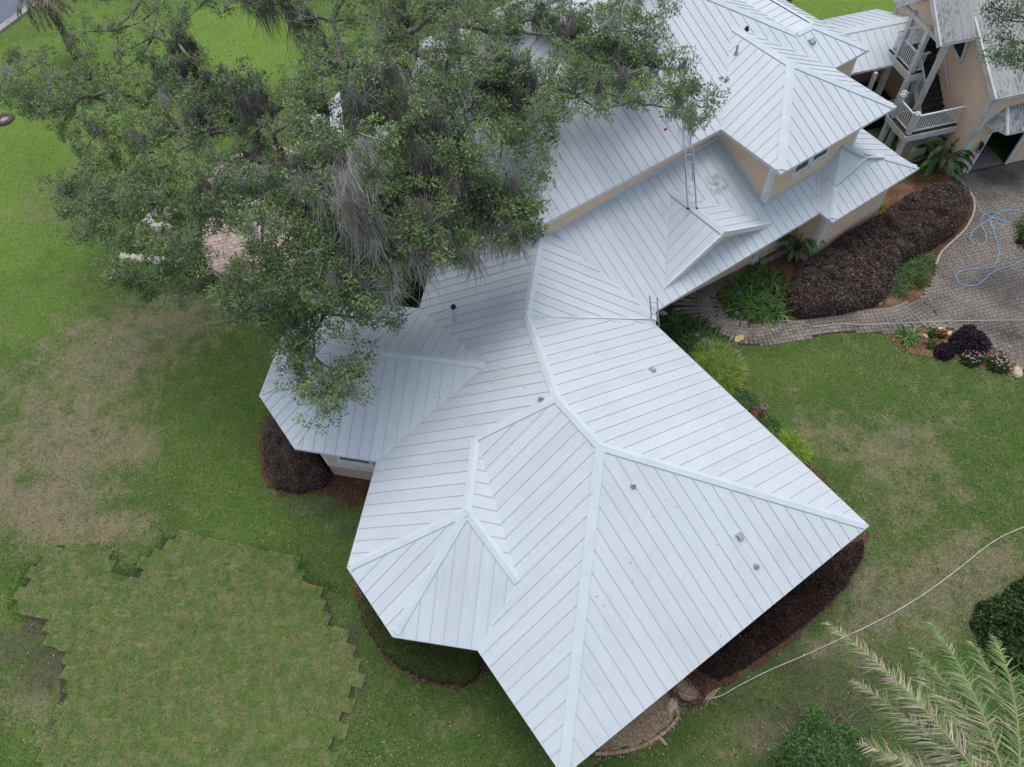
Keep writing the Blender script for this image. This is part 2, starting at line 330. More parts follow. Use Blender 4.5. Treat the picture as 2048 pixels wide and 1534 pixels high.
def panel_mesh(pieces):
    """pieces: list of (frame, poly2 strip, x0, ribs) -> mesh with pan + standing seam, UV in metres"""
    V, Fc, UV, MI = [], [], [], []
    for (c, ex, ey, n), q, x0, ribs, off in pieces:
        ar = sum(q[i - 1][0] * q[i][1] - q[i][0] * q[i - 1][1] for i in range(len(q)))
        if ar < 0: q = q[::-1]
        b = len(V); V += [c + ex * a + ey * d + n * (.014 + off) for a, d in q]; Fc.append(tuple(range(b, b + len(q)))); UV.append([(a - x0, d) for a, d in q]); MI.append(0)
        for y0, y1 in ribs:
            if y1 - y0 < .06: continue
            b = len(V); xs = (x0 - .004, x0 + .016)
            for hgt in (-.005 + off, .036 + off):
                V += [c + ex * xs[0] + ey * y0 + n * hgt, c + ex * xs[1] + ey * y0 + n * hgt, c + ex * xs[1] + ey * y1 + n * hgt, c + ex * xs[0] + ey * y1 + n * hgt]
            for f in ((4, 5, 6, 7), (0, 1, 5, 4), (1, 2, 6, 5), (2, 3, 7, 6), (3, 0, 4, 7)): Fc.append(tuple(b + i for i in f)); UV.append([(.2, .2)] * 4); MI.append(1)
    me = bpy.data.meshes.new('roof_panel'); me.from_pydata([tuple(a) for a in V], [], Fc); l = me.uv_layers.new(name='UVMap'); k = 0
    for pl, uvs, mi in zip(me.polygons, UV, MI):
        pl.material_index = mi
        for t in uvs: l.data[k].uv = t; k += 1
    return me
def build_roof(parent, facelist, pm, name='roof', limit=300, thick=.1, edge='roof_trim', pw=PW):
    mb = MB()
    for poly, off in facelist:
        n = len(poly); ar = sum(poly[i - 1].x * poly[i].y - poly[i].x * poly[i - 1].y for i in range(n)); pp = poly if ar > 0 else poly[::-1]
        mb.add([p - Vector((0, 0, .03)) for p in pp] + [p - Vector((0, 0, thick)) for p in pp], [tuple(range(n)), tuple(range(n, 2 * n))[::-1]] + [(n + i, n + (i + 1) % n, (i + 1) % n, i) for i in range(n)])
    ro = mb.build(name, 'white_paint', parent); ro.data.materials.append(M[edge])
    for pl in ro.data.polygons:
        if pl.normal.z > .4: pl.material_index = 1
    pcs = []
    for poly, off in facelist:
        fr = frame2(poly); c, ex, ey, n = fr; q = [((p - c).dot(ex), (p - c).dot(ey)) for p in poly]
        x = min(a for a, _ in q) - random.random() * pw * .8; xm = max(a for a, _ in q)
        while x < xm:
            s = cliphalf(cliphalf(q, x + .004, True), x + pw, False)
            if len(s) > 2 and area2(s) > .004: pcs.append((area2(s), (fr, s, x, crossings(q, x + .017), off)))
            x += pw
    pcs.sort(key=lambda t: -t[0])
    for a, pc in pcs[:limit]:
        me = panel_mesh([pc]); me.materials.append(M[pm]); me.materials.append(M['rib_metal']); link(bpy.data.objects.new('roof_panel', me), ro)
    if pcs[limit:]:
        me = panel_mesh([pc for _, pc in pcs[limit:]]); me.materials.append(M[pm]); me.materials.append(M['rib_metal']); stuff(link(bpy.data.objects.new('small_roof_panels', me), ro))
    return ro
def cap(ro, a, b, nrm1, nrm2, wd=.14, h=.048, name='ridge_cap', m='roof_trim', t=.02):
    """bent strip along a-b lying on the two slopes with the given normals"""
    if name == 'ridge_cap' and (abs(b.z - E1) < .01 or abs(b.z - E2) < .01): b = b + (a - b).normalized() * .16
    if name == 'ridge_cap' and (abs(a.z - E1) < .01 or abs(a.z - E2) < .01): a = a + (b - a).normalized() * .16
    d = (b - a).normalized(); mb = MB(); s1 = nrm1.cross(d); s2 = d.cross(nrm2); upv = (nrm1 + nrm2).normalized()
    if s1.dot(s2) > 0: s2 = -s2
    if name == 'ridge_cap':
        if s1.z > 0: s1 = -s1
        if s2.z > 0: s2 = -s2
    V = []
    for p in (a, b): V += [p + s1 * wd + nrm1 * h, p + upv * (h * 1.15), p + s2 * wd + nrm2 * h, p + s1 * wd + nrm1 * (h - t - .02), p + s2 * wd + nrm2 * (h - t - .02)]
    mb.add(V, [(0, 1, 6, 5), (1, 2, 7, 6), (3, 0, 5, 8), (2, 4, 9, 7), (3, 4, 2, 1, 0), (5, 6, 7, 9, 8)])
    return mb.build(name, m, ro)
def nrm(pl): return pl[0].normalized()
def tn(a, b, c):
    n = (b - a).cross(c - a).normalized(); return n if n.z > 0 else -n
roof = build_roof(house, faces, 'roof_metal')
nR, nB, nE, nL, nU = map(nrm, (PR, PB, PE, PL, PU)); nM = tn(Kc, R1, wl0)
n2, n3, n4 = tn(O1, L2, S2), tn(O1, O2, S2), tn(S1, S2, X4)
for a, b, p, q in ((R3, BR, nR, nB), (R3, BC, nB, nE), (R3, R2, nR, nE), (R2, R1, nR, nL), (R1, R0, nL, nM), (R2, S1, nL, nE), (S1, S2, nL, n4), (S2, L2, nL, n2), (S2, O1, n2, n3), (S2, X4, n3, n4)): cap(roof, a, b, p, q)
qf, qb = nrm(PQf), nrm(PQb); q4, q3, q2 = tn(Q4, Q3, QA), tn(Q3, Q2, QA), tn(Q2, Q1, QA)
for a, b, p, q in ((QA, VQ, qf, qb), (QA, Q4, qf, q4), (QA, Q3, q4, q3), (QA, Q2, q3, q2), (QA, Q1, q2, qb)): cap(roof, a, b, p, q, .13 if b in (VQ, Q1) else .05)
gl, gr = tn(Ga, Gl, Gm), tn(Ga, Gm, Gr)
cap(roof, Ga, Gm, gl, gr, .14, .085)
nF = nrm(PF); nFl = tn(by1, by2, T1); nFr = tn(by3, by4, TM)
for a, b, p, q in ((T1, by2, nF, nFl), (T2, by3, nF, nFr)): cap(roof, a, b, p, q, .12)
nG, nl_, nf_, nr_, nSl, nSr = nrm(PG), nrm(PUl), nrm(PUf), nrm(PUr), nrm(PSl), nrm(PSr); nBk = nrm(PBk)
for a, b, p, q in ((UA, UB, nl_, nr_), (UB, Ec, nl_, nf_), (UB, Fc, nf_, nr_), (G, RL, nSl, nG), (RL, RR, nG, nBk), (RR, J1, nG, nSr), (J1, J2, nG, tn(J1, J2, J3)), (J2, H, nG, nSr), (J2, J3, nSr, tn(J1, J2, J3))): cap(roof, a, b, p, q, .17)
cap(roof, gp(fL, sR, 4.25), gp(-.05, sR, 4.25), tn(gp(fL, sE, 3.4), gp(-.03, sE, 3.4), gp(-.03, sR, 4.25)), tn(gp(fL, sR, 4.25), gp(-.03, sR, 4.25), gp(-.03, 2 * sR - sE, 3.4)), .2)
for a, b, p, q in ((VQ, Q5, nL, qf), (VQ, Q0, nL, qb), (S1, X4, n4, nE), (X4, Z, n3, nE), (Kc, R1, nR, nM), (Kc, wl0, nU, nM), (Ga, Gl, nU, gl), (Ga, Gr, nU, gr), (by1, W1, nU, nFl), (UA, UC, nG, nl_), (UA, UD, nG, nr_), (J1, V1, nSr, tn(J1, J2, J3))):
    cap(roof, a, b, p, q, .09, .022, 'valley_flashing', t=.004)
# low-slope pan behind the bay hip, and its upstand
mb = MB(); mb.add([T1, TM, W2, W1], [(0, 1, 2, 3)]); mb.add([T1, T2, TM], [(0, 1, 2)]); mb.build('low_slope_pan', 'roof_trim', roof)
for a, b in ((T1, TM), (TM, T2), (TM, W2)):
    MB().bar(a + Vector((0, 0, .03)), b + Vector((0, 0, .03)), .22, .09).build('curb_flashing', 'roof_trim', roof)
# gable rake boards + little gable wall
for a in (Gl, Gr):
    MB().bar(a + Vector((0, 0, -.06)), Gm + Vector((0, 0, -.06)) - v * .0, .05, .24).build('rake_board', 'white_paint', roof)
mk('entry_gable', [Gl + v * .35, Gr + v * .35, Gm + v * .35 - Vector((0, 0, .05))], [(0, 1, 2)], 'tan_siding', house)
# ================================================================== HOUSE WALLS
def inset(pts, d):
    """open polyline shifted left of travel by d"""
    out = []; n = len(pts)
    for i in range(n):
        ds = []
        if i > 0: ds.append((pts[i] - pts[i - 1]).normalized())
        if i < n - 1: ds.append((pts[i + 1] - pts[i]).normalized())
        nn = [Vector((-e.y, e.x, 0)) for e in ds]
        if len(nn) == 1: out.append(pts[i] + nn[0] * d)
        else:
            b = (nn[0] + nn[1]).normalized(); out.append(pts[i] + b * (d / max(.3, b.dot(nn[0]))))
    return out
def ribbon_wall(name, pts, z0, z1, m, parent, board=.19, lap=.03, flip=False):
    mb = MB()
    for a, b in zip(pts, pts[1:]):
        d = (b - a); d.z = 0; d.normalize(); nn = Vector((d.y, -d.x, 0)) * (-1 if flip else 1); z = z0; st = board or (z1 - z0)
        while z < z1 - 1e-4:
            zt = min(z + st, z1); l = lap if board else 0
            mb.add([(a.x + nn.x * l, a.y + nn.y * l, z), (b.x + nn.x * l, b.y + nn.y * l, z), (b.x, b.y, zt), (a.x, a.y, zt), (a.x, a.y, z), (b.x, b.y, z)], [(0, 1, 2, 3), (4, 5, 1, 0)]); z = zt
    return mb.build(name, m, parent)
def boards(pts, z0, z1, parent, wd=.14, name='corner_board', m='white_paint', flip=False):
    for i in range(1, len(pts) - 1):
        for q in (pts[i - 1], pts[i + 1]):
            d = (q - pts[i]); d.z = 0; d.normalize(); s = Vector((d.y, -d.x, 0)); s = s if (q == pts[i + 1]) != flip else -s
            MB().box((pts[i].x + d.x * wd / 2 + s.x * .012, pts[i].y + d.y * wd / 2 + s.y * .012, (z0 + z1) / 2), d * (wd / 2), s * .03, (0, 0, (z1 - z0) / 2)).build(name, m, parent)
def band(pts, z0, z1, parent, out=.03, name='band_board', m='white_paint', flip=False):
    q = inset([Vector((p.x, p.y, 0)) for p in pts], -out if not flip else out)
    mb = MB()
    for a, b in zip(q, q[1:]):
        mb.add([(a.x, a.y, z0), (b.x, b.y, z0), (b.x, b.y, z1), (a.x, a.y, z1)], [(0, 1, 2, 3)])
    for a, b, c, d in zip(q, q[1:], pts, pts[1:]): mb.add([(a.x, a.y, z1), (b.x, b.y, z1), (d.x, d.y, z1), (c.x, c.y, z1)], [(0, 1, 2, 3)]); mb.add([(a.x, a.y, z0), (b.x, b.y, z0), (d.x, d.y, z0), (c.x, c.y, z0)], [(0, 1, 2, 3)])
    return mb.build(name, m, parent)
# clockwise travel seen from above keeps the house on the right; use counter-clockwise => house on the left
lowW = inset([Lw, Q0, Q1, Q2, Q3, Q4, Q5, L2, O1, O2, Z, BC, BR, K2, K1 + u * .6], .72)
ribbon_wall('wall', lowW, .95, E1 - .05, 'tan_siding', house)
ribbon_wall('base_wall', [p for p in inset(lowW, -.0)], 0, .95, 'tan_base', house, board=0)
band(lowW, .85, 1.08, house, .03); boards(lowW, 1.08, E1 - .1, house)
# entry: wall set back under the eave with a post, and the bay
ew = [lowW[-1], K1 + v * 2.0 + u * .4, by2 + v * 2.0 + u * .62, by2 + v * .62 + u * .62, by3 + v * .62 - u * .6, by4 - u * .6]
ribbon_wall('entry_wall', ew, .0, E1 - .05, 'tan_siding', house)
bay = [by2 + v * 3.5 + u * .62, by2 + v * .62 + u * .62, by3 + v * .62 - u * .6, by3 + v * 3 - u * .6]
boards(bay, 0, E1 - .1, house, .2); band(bay, 0, .32, house, .04, 'skirt_board')
MB().box(P(1503, 522, 0) + Vector((0, 0, 1.6)), u * .15, v * .15, (0, 0, 1.6)).build('porch_post', 'white_paint', house)
MB().box(P(1503, 522, 0) + Vector((0, 0, .12)), u * .21, v * .21, (0, 0, .12)).build('porch_post_base', 'white_paint', house)
# upper storey walls
R0w = Vector((R0.x, R0.y, 0)); upW = [R0w + v * 11, R0w, Vector((b2.x, b2.y, 0)), Vector((bc.x, bc.y, 0)), Vector((bc.x, bc.y, 0)) + u * 5.0, Vector((bc.x, bc.y, 0)) + u * 5.0 + v * 2.6, Vector((bc.x, bc.y, 0)) + u * 7.4 + v * 2.6, Vector((bc.x, bc.y, 0)) + u * 7.4 + v * 9]
wu = ribbon_wall('upper_wall', upW, 3.3, E2 - .12, 'tan_siding', house); boards(upW, 3.3, E2 - .12, house, .17)
# white base flashing where the wall meets the lower roof
for a, b in ((bc, b2), (b2, wl0), (bc, W1)):
    MB().bar(a + Vector((0, 0, .08)) - v * .03, b + Vector((0, 0, .08)) - v * .03, .1, .12).build('wall_flashing', 'roof_trim', house)
def wall_hit(px, a, d):
    return hit(px, vplane(a, d))
def window(parent, c, d, w_, h_, rows=0, depth=.05, fw=.1, m='white_paint'):
    """d horizontal along wall, outward = d rotated clockwise"""
    o = Vector((d.y, -d.x, 0)); mb = MB()
    for s in (-1, 1): mb.box(c + d * s * (w_ / 2 + fw / 2) + o * .03, d * fw / 2, o * depth, (0, 0, h_ / 2 + fw))
    for s in (-1, 1): mb.box(c + Vector((0, 0, s * (h_ / 2 + fw / 2))) + o * .03, d * w_ / 2, o * depth, (0, 0, fw / 2))
    f = mb.build('window', m, parent)
    MB().box(c + o * .02, d * w_ / 2, o * .012, (0, 0, h_ / 2)).build('pane', 'glass', f)
    MB().box(c + o * .035, d * w_ / 2, o * .014, (0, 0, .025)).build('sash_rail', m, f)
    MB().box(c - Vector((0, 0, h_ / 2 + fw + .03)) + o * .07, d * (w_ / 2 + fw + .05), o * .1, (0, 0, .03)).build('sill', m, f)
    return f
bcw = Vector((bc.x, bc.y, 0))
for x0, x1 in ((1586, 1613), (1622, 1651)):
    a = wall_hit((x0, 345 - (x0 - 1586) * .66), bcw, u); b = wall_hit((x1, 345 - (x1 - 1586) * .66), bcw, u); s0, s1 = (a - bcw).dot(u), (b - bcw).dot(u)
    window(house, bcw + u * (s0 + s1) / 2 + Vector((0, 0, a.z + .55)), u, s1 - s0, 1.1)
o4, o5 = lowW[5], lowW[6]; od = (o5 - o4); od.z = 0; od.normalize()
a = wall_hit((680, 911), o4, od); b = wall_hit((741, 924), o4, od)
sa, sb = (a - o4).dot(od), (b - o4).dot(od)
window(house, Vector((o4.x, o4.y, 0)) + od * (sa + sb) / 2 + Vector((0, 0, b.z + .5)), od, sb - sa, 1.1, fw=.12)
MB().box(Vector((o4.x, o4.y, 0)) + od * .45 + Vector((od.y, -od.x, 0)) * .012 + Vector((0, 0, 1.9)), od * .12, Vector((od.y, -od.x, 0)) * .02, (0, 0, .8)).build('wall_panel', 'cream_panel', house)
# ---- roof penetrations (fixed to the roof: parts of the house)
def pipe(px, pl, r, h_, name='vent_pipe', m='grey_metal', capm=None):
    p = hit(px, pl); mb = MB().lathe(p - Vector((0, 0, .15)), [(r * 1.9, .0), (r * 1.9, .2), (r * 1.25, .26), (r, .3), (r, h_ + .15), (r * .7, h_ + .15)], 12)
    o = mb.build(name, m, roof)
    if capm: MB().lathe(p + Vector((0, 0, h_)), [(r * 1.1, 0), (r * 1.18, .04), (r * 1.12, .09), (r * .2, .11)], 14).build('flue_cap', capm, o)
    return o
mat('black_metal', (.012, .012, .013), .5); mat('pale_pipe', (.45, .47, .49), .5, (.3, .32, .34), 6)
pipe((911, 636), PL, .085, .6, 'flue_pipe', 'roof_trim', 'black_metal'); pipe((1083, 800), PL, .06, .22, m='pale_pipe'); pipe((1266, 972), PB, .05, .2, m='pale_pipe'); pipe((1512, 1133), PB, .05, .2, m='pale_pipe')
pipe((1472, 108), PUl, .045, .4, m='pale_pipe'); pipe((1504, 8), PSr2, .05, .4, m='pale_pipe'); pipe((1493, 60), PG, .05, .1, m='black_metal')
def hood(px, pl, s=.11, hh=.13):
    p = hit(px, pl); n = nrm(pl); ex = Vector((0, 0, 1)).cross(n).normalized(); ey = n.cross(ex); mb = MB()
    V = [p + ex * a * s + ey * b * s + n * .01 for a, b in ((-1, -1), (1, -1), (1, 1), (-1, 1))] + [p + ex * a * s * .8 + ey * b * s * .75 + n * hh for a, b in ((-1, -1), (1, -1), (1, .6), (-1, .6))]
    mb.add(V, [(4, 5, 6, 7), (0, 1, 5, 4), (1, 2, 6, 5), (2, 3, 7, 6), (3, 0, 4, 7)]); o = mb.build('roof_vent', 'grey_metal', roof)
    MB().box(p + n * .018, ex * s * 1.5, ey * s * 1.5, n * .006).build('vent_flashing', 'roof_trim', o)
hood((1303, 742), PR); hood((1478, 1072), PB); hood((1622, 84), PG, .15)
# mildew smudges on the front slope
t = M['roof_metal'].node_tree; N = t.nodes; b = N['Principled BSDF']; src = b.inputs['Base Color'].links[0].from_socket; ge = N.new('ShaderNodeNewGeometry')
for (sx_, sy_), rad_, colr, st_ in (((1434, 368), .62, (.16, .16, .15), .9), ((1322, 420), .45, (.36, .34, .42), .6), ((1628, 398), .2, (.4, .3, .24), .7), ((1083, 800), .22, (.36, .33, .26), .8)):
    c_ = hit((sx_, sy_), PL if sx_ == 1083 else PU); d_ = N.new('ShaderNodeVectorMath'); d_.operation = 'DISTANCE'; t.links.new(ge.outputs['Position'], d_.inputs[0]); d_.inputs[1].default_value = c_
    n_ = N.new('ShaderNodeTexNoise'); n_.inputs['Scale'].default_value = 5; n_.inputs['Detail'].default_value = 6; t.links.new(ge.outputs['Position'], n_.inputs['Vector'])
    m1 = N.new('ShaderNodeMapRange'); m1.inputs[1].default_value = rad_; m1.inputs[2].default_value = 0; t.links.new(d_.outputs['Value'], m1.inputs[0])
    m2 = N.new('ShaderNodeMapRange'); m2.inputs[1].default_value = .42; m2.inputs[2].default_value = .68; m2.inputs[4].default_value = st_ * 1.6; t.links.new(n_.outputs[0], m2.inputs[0])
    mm = N.new('ShaderNodeMath'); mm.operation = 'MULTIPLY'; mm.use_clamp = True; t.links.new(m1.outputs[0], mm.inputs[0]); t.links.new(m2.outputs[0], mm.inputs[1])
    mx = N.new('ShaderNodeMix'); mx.data_type = 'RGBA'; mx.inputs[7].default_value = (*colr, 1); t.links.new(mm.outputs[0], mx.inputs[0]); t.links.new(src, mx.inputs[6]); src = mx.outputs[2]
t.links.new(src, b.inputs['Base Color'])
#MARK_GARAGE
# ================================================================== GARAGE
gar = thing('garage', 'tan clapboard garage with weathered grey metal roof at top right', 'garage', GC)
RZ, RS = 4.5, 4.0                      # eave height, ridge position back from the front wall
ridz = RZ + .61 * RS
gfaces = [([gp(-.12, -.14, RZ - .08), gp(9, -.14, RZ - .08), gp(9, RS, ridz), gp(-.12, RS, ridz)], 0.), ([gp(-.12, RS, ridz), gp(9, RS, ridz), gp(9, 8.1, RZ - .06), gp(-.12, 8.1, RZ - .06)], 0.)]
gr_ = build_roof(gar, gfaces, 'old_roof_metal', 'garage_roof', 300, .16, 'roof_trim', .55)
cap(gr_, gp(-.12, RS, ridz), gp(9, RS, ridz), tn(*gfaces[0][0][:3]), tn(*gfaces[1][0][:3]), .15, m='old_white_paint')
for a, b in ((gp(-.14, -.16, RZ - .14), gp(-.14, RS, ridz - .06)), (gp(-.14, 8.1, RZ - .14), gp(-.14, RS, ridz - .06))): MB().bar(a, b, .1, .26).build('rake_board', 'old_white_paint', gr_)
MB().bar(gp(-.1, -.16, RZ - .16), gp(9, -.16, RZ - .16), .04, .16).build('fascia', 'old_white_paint', gr_)
# gable wall boards (facing the house)
mb = MB(); z = 0.
while z < ridz - .1:
    zt = z + .17
    def span(zz): return (max(0, (zz - RZ) / .61), min(7.95, 7.95 - max(0, (zz - RZ) / .61)))
    (a0, a1), (b0, b1) = span(z), span(zt)
    if b1 <= b0: b0 = b1 = (a0 + a1) / 2
    mb.add([gp(-.045, a0, z), gp(-.045, a1, z), gp(0, b1, zt), gp(0, b0, zt), gp(0, a0, z), gp(0, a1, z)], [(1, 0, 3, 2), (5, 4, 0, 1)]); z = zt
mb.build('gable_wall', 'tan_siding', gar)
DF0, DF1, DH = .92, 2.85, 2.34
fw = [gp(0, 0, 0), gp(DF0, 0, 0)]
ribbon_wall('front_wall', fw, 0, RZ - .1, 'tan_siding', gar, .17); ribbon_wall('front_wall', [gp(DF0, 0, 0), gp(DF1, 0, 0)], DH, RZ - .1, 'tan_siding', gar, .17); ribbon_wall('front_wall', [gp(DF1, 0, 0), gp(9, 0, 0)], 0, RZ - .1, 'tan_siding', gar, .17)
ribbon_wall('back_wall', [gp(9, 0, 0), gp(9, 7.95, 0), gp(0, 7.95, 0)], 0, RZ - .1, 'tan_siding', gar, .17)
for f, s, df, ds in ((-.03, .08, .03, .11), (.08, -.03, .11, .03), (-.03, 7.87, .03, .11)):
    MB().box(gp(f, s, RZ / 2 - .1), gf * df, gs * ds, (0, 0, RZ / 2 - .1)).build('corner_board', 'old_white_paint', gar)
MB().box(gp(-.035, 4, .16), gf * .03, gs * 3.85, (0, 0, .16)).build('skirt_board', 'old_white_paint', gar)
for f in (DF0 - .07, DF1 + .07): MB().box(gp(f, -.03, DH / 2), gf * .07, gs * .04, (0, 0, DH / 2)).build('door_jamb', 'white_paint', gar)
MB().box(gp((DF0 + DF1) / 2, -.03, DH + .07), gf * (DF1 - DF0) / 2, gs * .035, (0, 0, .07)).build('door_head', 'white_paint', gar)
mb = MB(); mb.add([gp(DF0, 0, .03), gp(DF1, 0, .03), gp(DF1, 5, .03), gp(DF0 - .8, 5, .03)], [(0, 1, 2, 3)]); mb.build('garage_floor', 'concrete', gar)
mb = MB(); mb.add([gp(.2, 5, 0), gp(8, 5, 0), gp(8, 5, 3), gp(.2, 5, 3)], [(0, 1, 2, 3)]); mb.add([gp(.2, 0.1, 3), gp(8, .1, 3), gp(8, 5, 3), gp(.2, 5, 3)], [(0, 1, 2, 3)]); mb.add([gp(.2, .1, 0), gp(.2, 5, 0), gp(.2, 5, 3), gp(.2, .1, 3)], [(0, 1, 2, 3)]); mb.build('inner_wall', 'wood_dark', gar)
mb = MB()
for k in range(4): mb.box(gp((DF0 + DF1) / 2, .25 + k * .52, DH - .05), gf * (DF1 - DF0) / 2, gs * .25, (0, 0, .025))
mb.build('raised_door', 'wood_dark', gar)
# awning over the door
az, ab, ao = 3.7, 2.95, .95
A0, A1, A2, A3 = gp(.95, -.02, az), gp(4.0, -.02, az), gp(.25, -.02, ab), gp(.75, -ao, ab); A4, A5 = gp(4.2, -ao, ab), gp(4.7, -.02, ab)
awn = build_roof(gar, [([A3, A4, A1, A0], 0.), ([A2, A3, A0], 0.), ([A4, A5, A1], 0.)], 'old_roof_metal', 'awning', 300, .07, 'roof_trim', .36)
for a, b, p, q in ((A0, A3, tn(A3, A4, A1), tn(A2, A3, A0)), (A1, A4, tn(A3, A4, A1), tn(A4, A5, A1))): cap(awn, a, b, p, q, .06, .04, m='old_white_paint')
# triangular gable window
c = gp(0, 3.0, 4.95)
mb = MB(); q = [(2.55, 4.45), (3.6, 4.75), (2.75, 5.45)]
mb.add([gp(-.075, a, b) for a, b in q], [(0, 2, 1)]); gw = mb.build('gable_window', 'glass', gar)
for i in range(3):
    a, b = q[i - 1], q[i]; MB().bar(gp(-.08, *a), gp(-.08, *b), .08, .12).build('window_frame', 'old_white_paint', gw)
# lantern
lan = thing('wall_lantern', 'black lantern fixed beside the garage door', 'lantern', gp(.62, -.16, 1.75))
mat('frosted', (.25, .24, .22), .3)
lc = gp(.62, -.17, 1.7)
MB().lathe(lc, [(.03, -.2), (.07, -.14), (.085, .1), (.1, .1), (.0995, .12), (.02, .24)], 8).build('lantern_frame', 'black_metal', lan)
MB().lathe(lc + Vector((0, 0, -.34)), [(.01, 0), (.1, .05), (.12, .12), (.07, .2)], 10).build('lantern_globe', 'frosted', lan)
MB().bar(lc + Vector((0, 0, .1)), gp(.62, -.01, 1.9), .05, .05).build('lantern_arm', 'black_metal', lan)
# ================================================================== OUTSIDE STAIR
st = thing('stair', 'white railed outside stair with dark treads against the garage gable', 'stair', gp(-1.3, 1.6, 0))
LZ, UZ = 2.18, 3.75
def rail(a, b, z, parent, h_=.92, n=None, top='white_paint', slope=0.):
    a, b = Vector(a), Vector(b); d = b - a; L_ = Vector((d.x, d.y, 0)).length; a0 = a.copy(); b0 = b.copy()
    r = MB().bar(a0 + Vector((0, 0, h_)), b0 + Vector((0, 0, h_)), .07, .055).build('railing', top, parent); MB().bar(a0 + Vector((0, 0, .1)), b0 + Vector((0, 0, .1)), .05, .05).build('bottom_rail', top, r)
    n = n or int(L_ / .125)
    for i in range(1, n):
        p = a0.lerp(b0, i / n); MB().box(p + Vector((0, 0, h_ / 2 + .05)), gf * .018, gs * .018, (0, 0, h_ / 2 - .06)).build('baluster', top, r)
    return r
def post(f, s, z0, z1, wd=.075, parent=None, cap_=False, m='old_white_paint'):
    o = MB().box(gp(f, s, (z0 + z1) / 2), gf * wd, gs * wd, (0, 0, (z1 - z0) / 2)).build('post', m, parent or st)
    if cap_: mbb = MB(); mbb.box(gp(f, s, z1 + .02), gf * (wd + .03), gs * (wd + .03), (0, 0, .02)); mbb.box(gp(f, s, z1 + .06), gf * wd * .8, gs * wd * .8, (0, 0, .025)); mbb.build('post_cap', m, o)
    return o
# lower landing
for k in range(11): MB().box(gp(-1.36 + .0, 1.12 + k * .145, LZ - .02), gf * 1.28, gs * .069, (0, 0, .02)).build('deck_board', 'wood_dark', st)
for a, b in ((gp(-2.62, 1.02, LZ - .19), gp(-.04, 1.02, LZ - .19)), (gp(-2.62, 2.7, LZ - .19), gp(-.04, 2.7, LZ - .19)), (gp(-2.64, 1.0, LZ - .19), gp(-2.64, 2.72, LZ - .19))): MB().bar(a, b, .05, .3).build('deck_beam', 'old_white_paint', st)
post(-2.48, 1.16, LZ, LZ + 1.08, .1, cap_=True); post(-2.48, 2.45, LZ, LZ + 1.15, .1, cap_=True); post(-2.3, 2.62, LZ, LZ + 1.15, .09, cap_=True)
rail(gp(-2.38, 1.16, LZ), gp(-.04, 1.16, LZ), LZ, st); rail(gp(-2.48, 1.26, LZ), gp(-2.48, 2.35, LZ), LZ, st)
for f, s in ((-2.5, 1.2), (-2.5, 2.6), (-1.25, 2.6), (-1.95, 2.6)): post(f, s, 0, LZ - .04, .1)
# flight up to the upper landing
n = 8
for k in range(n):
    s0 = 2.35 + k * .245; zt = LZ + (k + 1) * (UZ - LZ) / n
    MB().box(gp(-.62, s0 + .13, zt - .02), gf * .58, gs * .145, (0, 0, .022)).build('tread', 'wood_dark', st); MB().box(gp(-.62, s0 + .0, zt - .11), gf * .57, gs * .012, (0, 0, .075)).build('riser', 'wood_dark', st)
for f in (-.02, -1.22): MB().bar(gp(f - .0, 2.3, LZ - .02), gp(f, 2.35 + n * .245, UZ - .16), .04, .26).build('stringer', 'wood_dark' if f > -.1 else 'old_white_paint', st)
rail(gp(-1.22, 2.5, LZ + .1), gp(-1.22, 4.2, UZ - .12), 0, st); MB().bar(gp(-.12, 2.5, LZ + 1.0), gp(-.12, 4.1, UZ + .8), .045, .045).build('hand_rail', 'white_paint', st)
post(-1.25, 2.62, LZ, 5.72, .1); 
# upper landing
for k in range(5): MB().box(gp(-1.73 + k * .13, 4.28, UZ - .02), gf * .062, gs * 1.02, (0, 0, .02)).build('deck_board', 'wood_dark', st)
for k in range(8): MB().box(gp(-1.07 + k * .142, 4.82, UZ - .02), gf * .068, gs * .48, (0, 0, .02)).build('deck_board', 'wood_dark', st)
for a, b in ((gp(-1.82, 3.22, UZ - .2), gp(-1.82, 5.3, UZ - .2)), (gp(-1.82, 3.24, UZ - .2), gp(-1.15, 3.24, UZ - .2)), (gp(-1.82, 5.3, UZ - .2), gp(-.03, 5.3, UZ - .2))): MB().bar(a, b, .06, .34).build('deck_beam', 'old_white_paint', st)
for s in (3.42, 4.68): post(-1.72, s, UZ - .02, 5.95, .1)
post(-1.72, 3.4, 0, UZ - .36, .11); post(-1.72, 4.9, 0, UZ - .36, .11); post(-1.15, 3.4, 0, UZ - .36, .1)
rail(gp(-1.74, 3.54, UZ), gp(-1.74, 4.56, UZ), 0, st); rail(gp(-1.74, 4.8, UZ), gp(-1.74, 5.2, UZ), 0, st); rail(gp(-1.64, 5.22, UZ), gp(-.1, 5.22, UZ), 0, st)
rail(gp(-1.2, 3.36, UZ), gp(-1.62, 3.36, UZ), 0, st)
MB().box(gp(-.02, 4.6, UZ + 1.0), gf * .03, gs * .45, (0, 0, 1.0)).build('landing_door', 'dark_void', st)
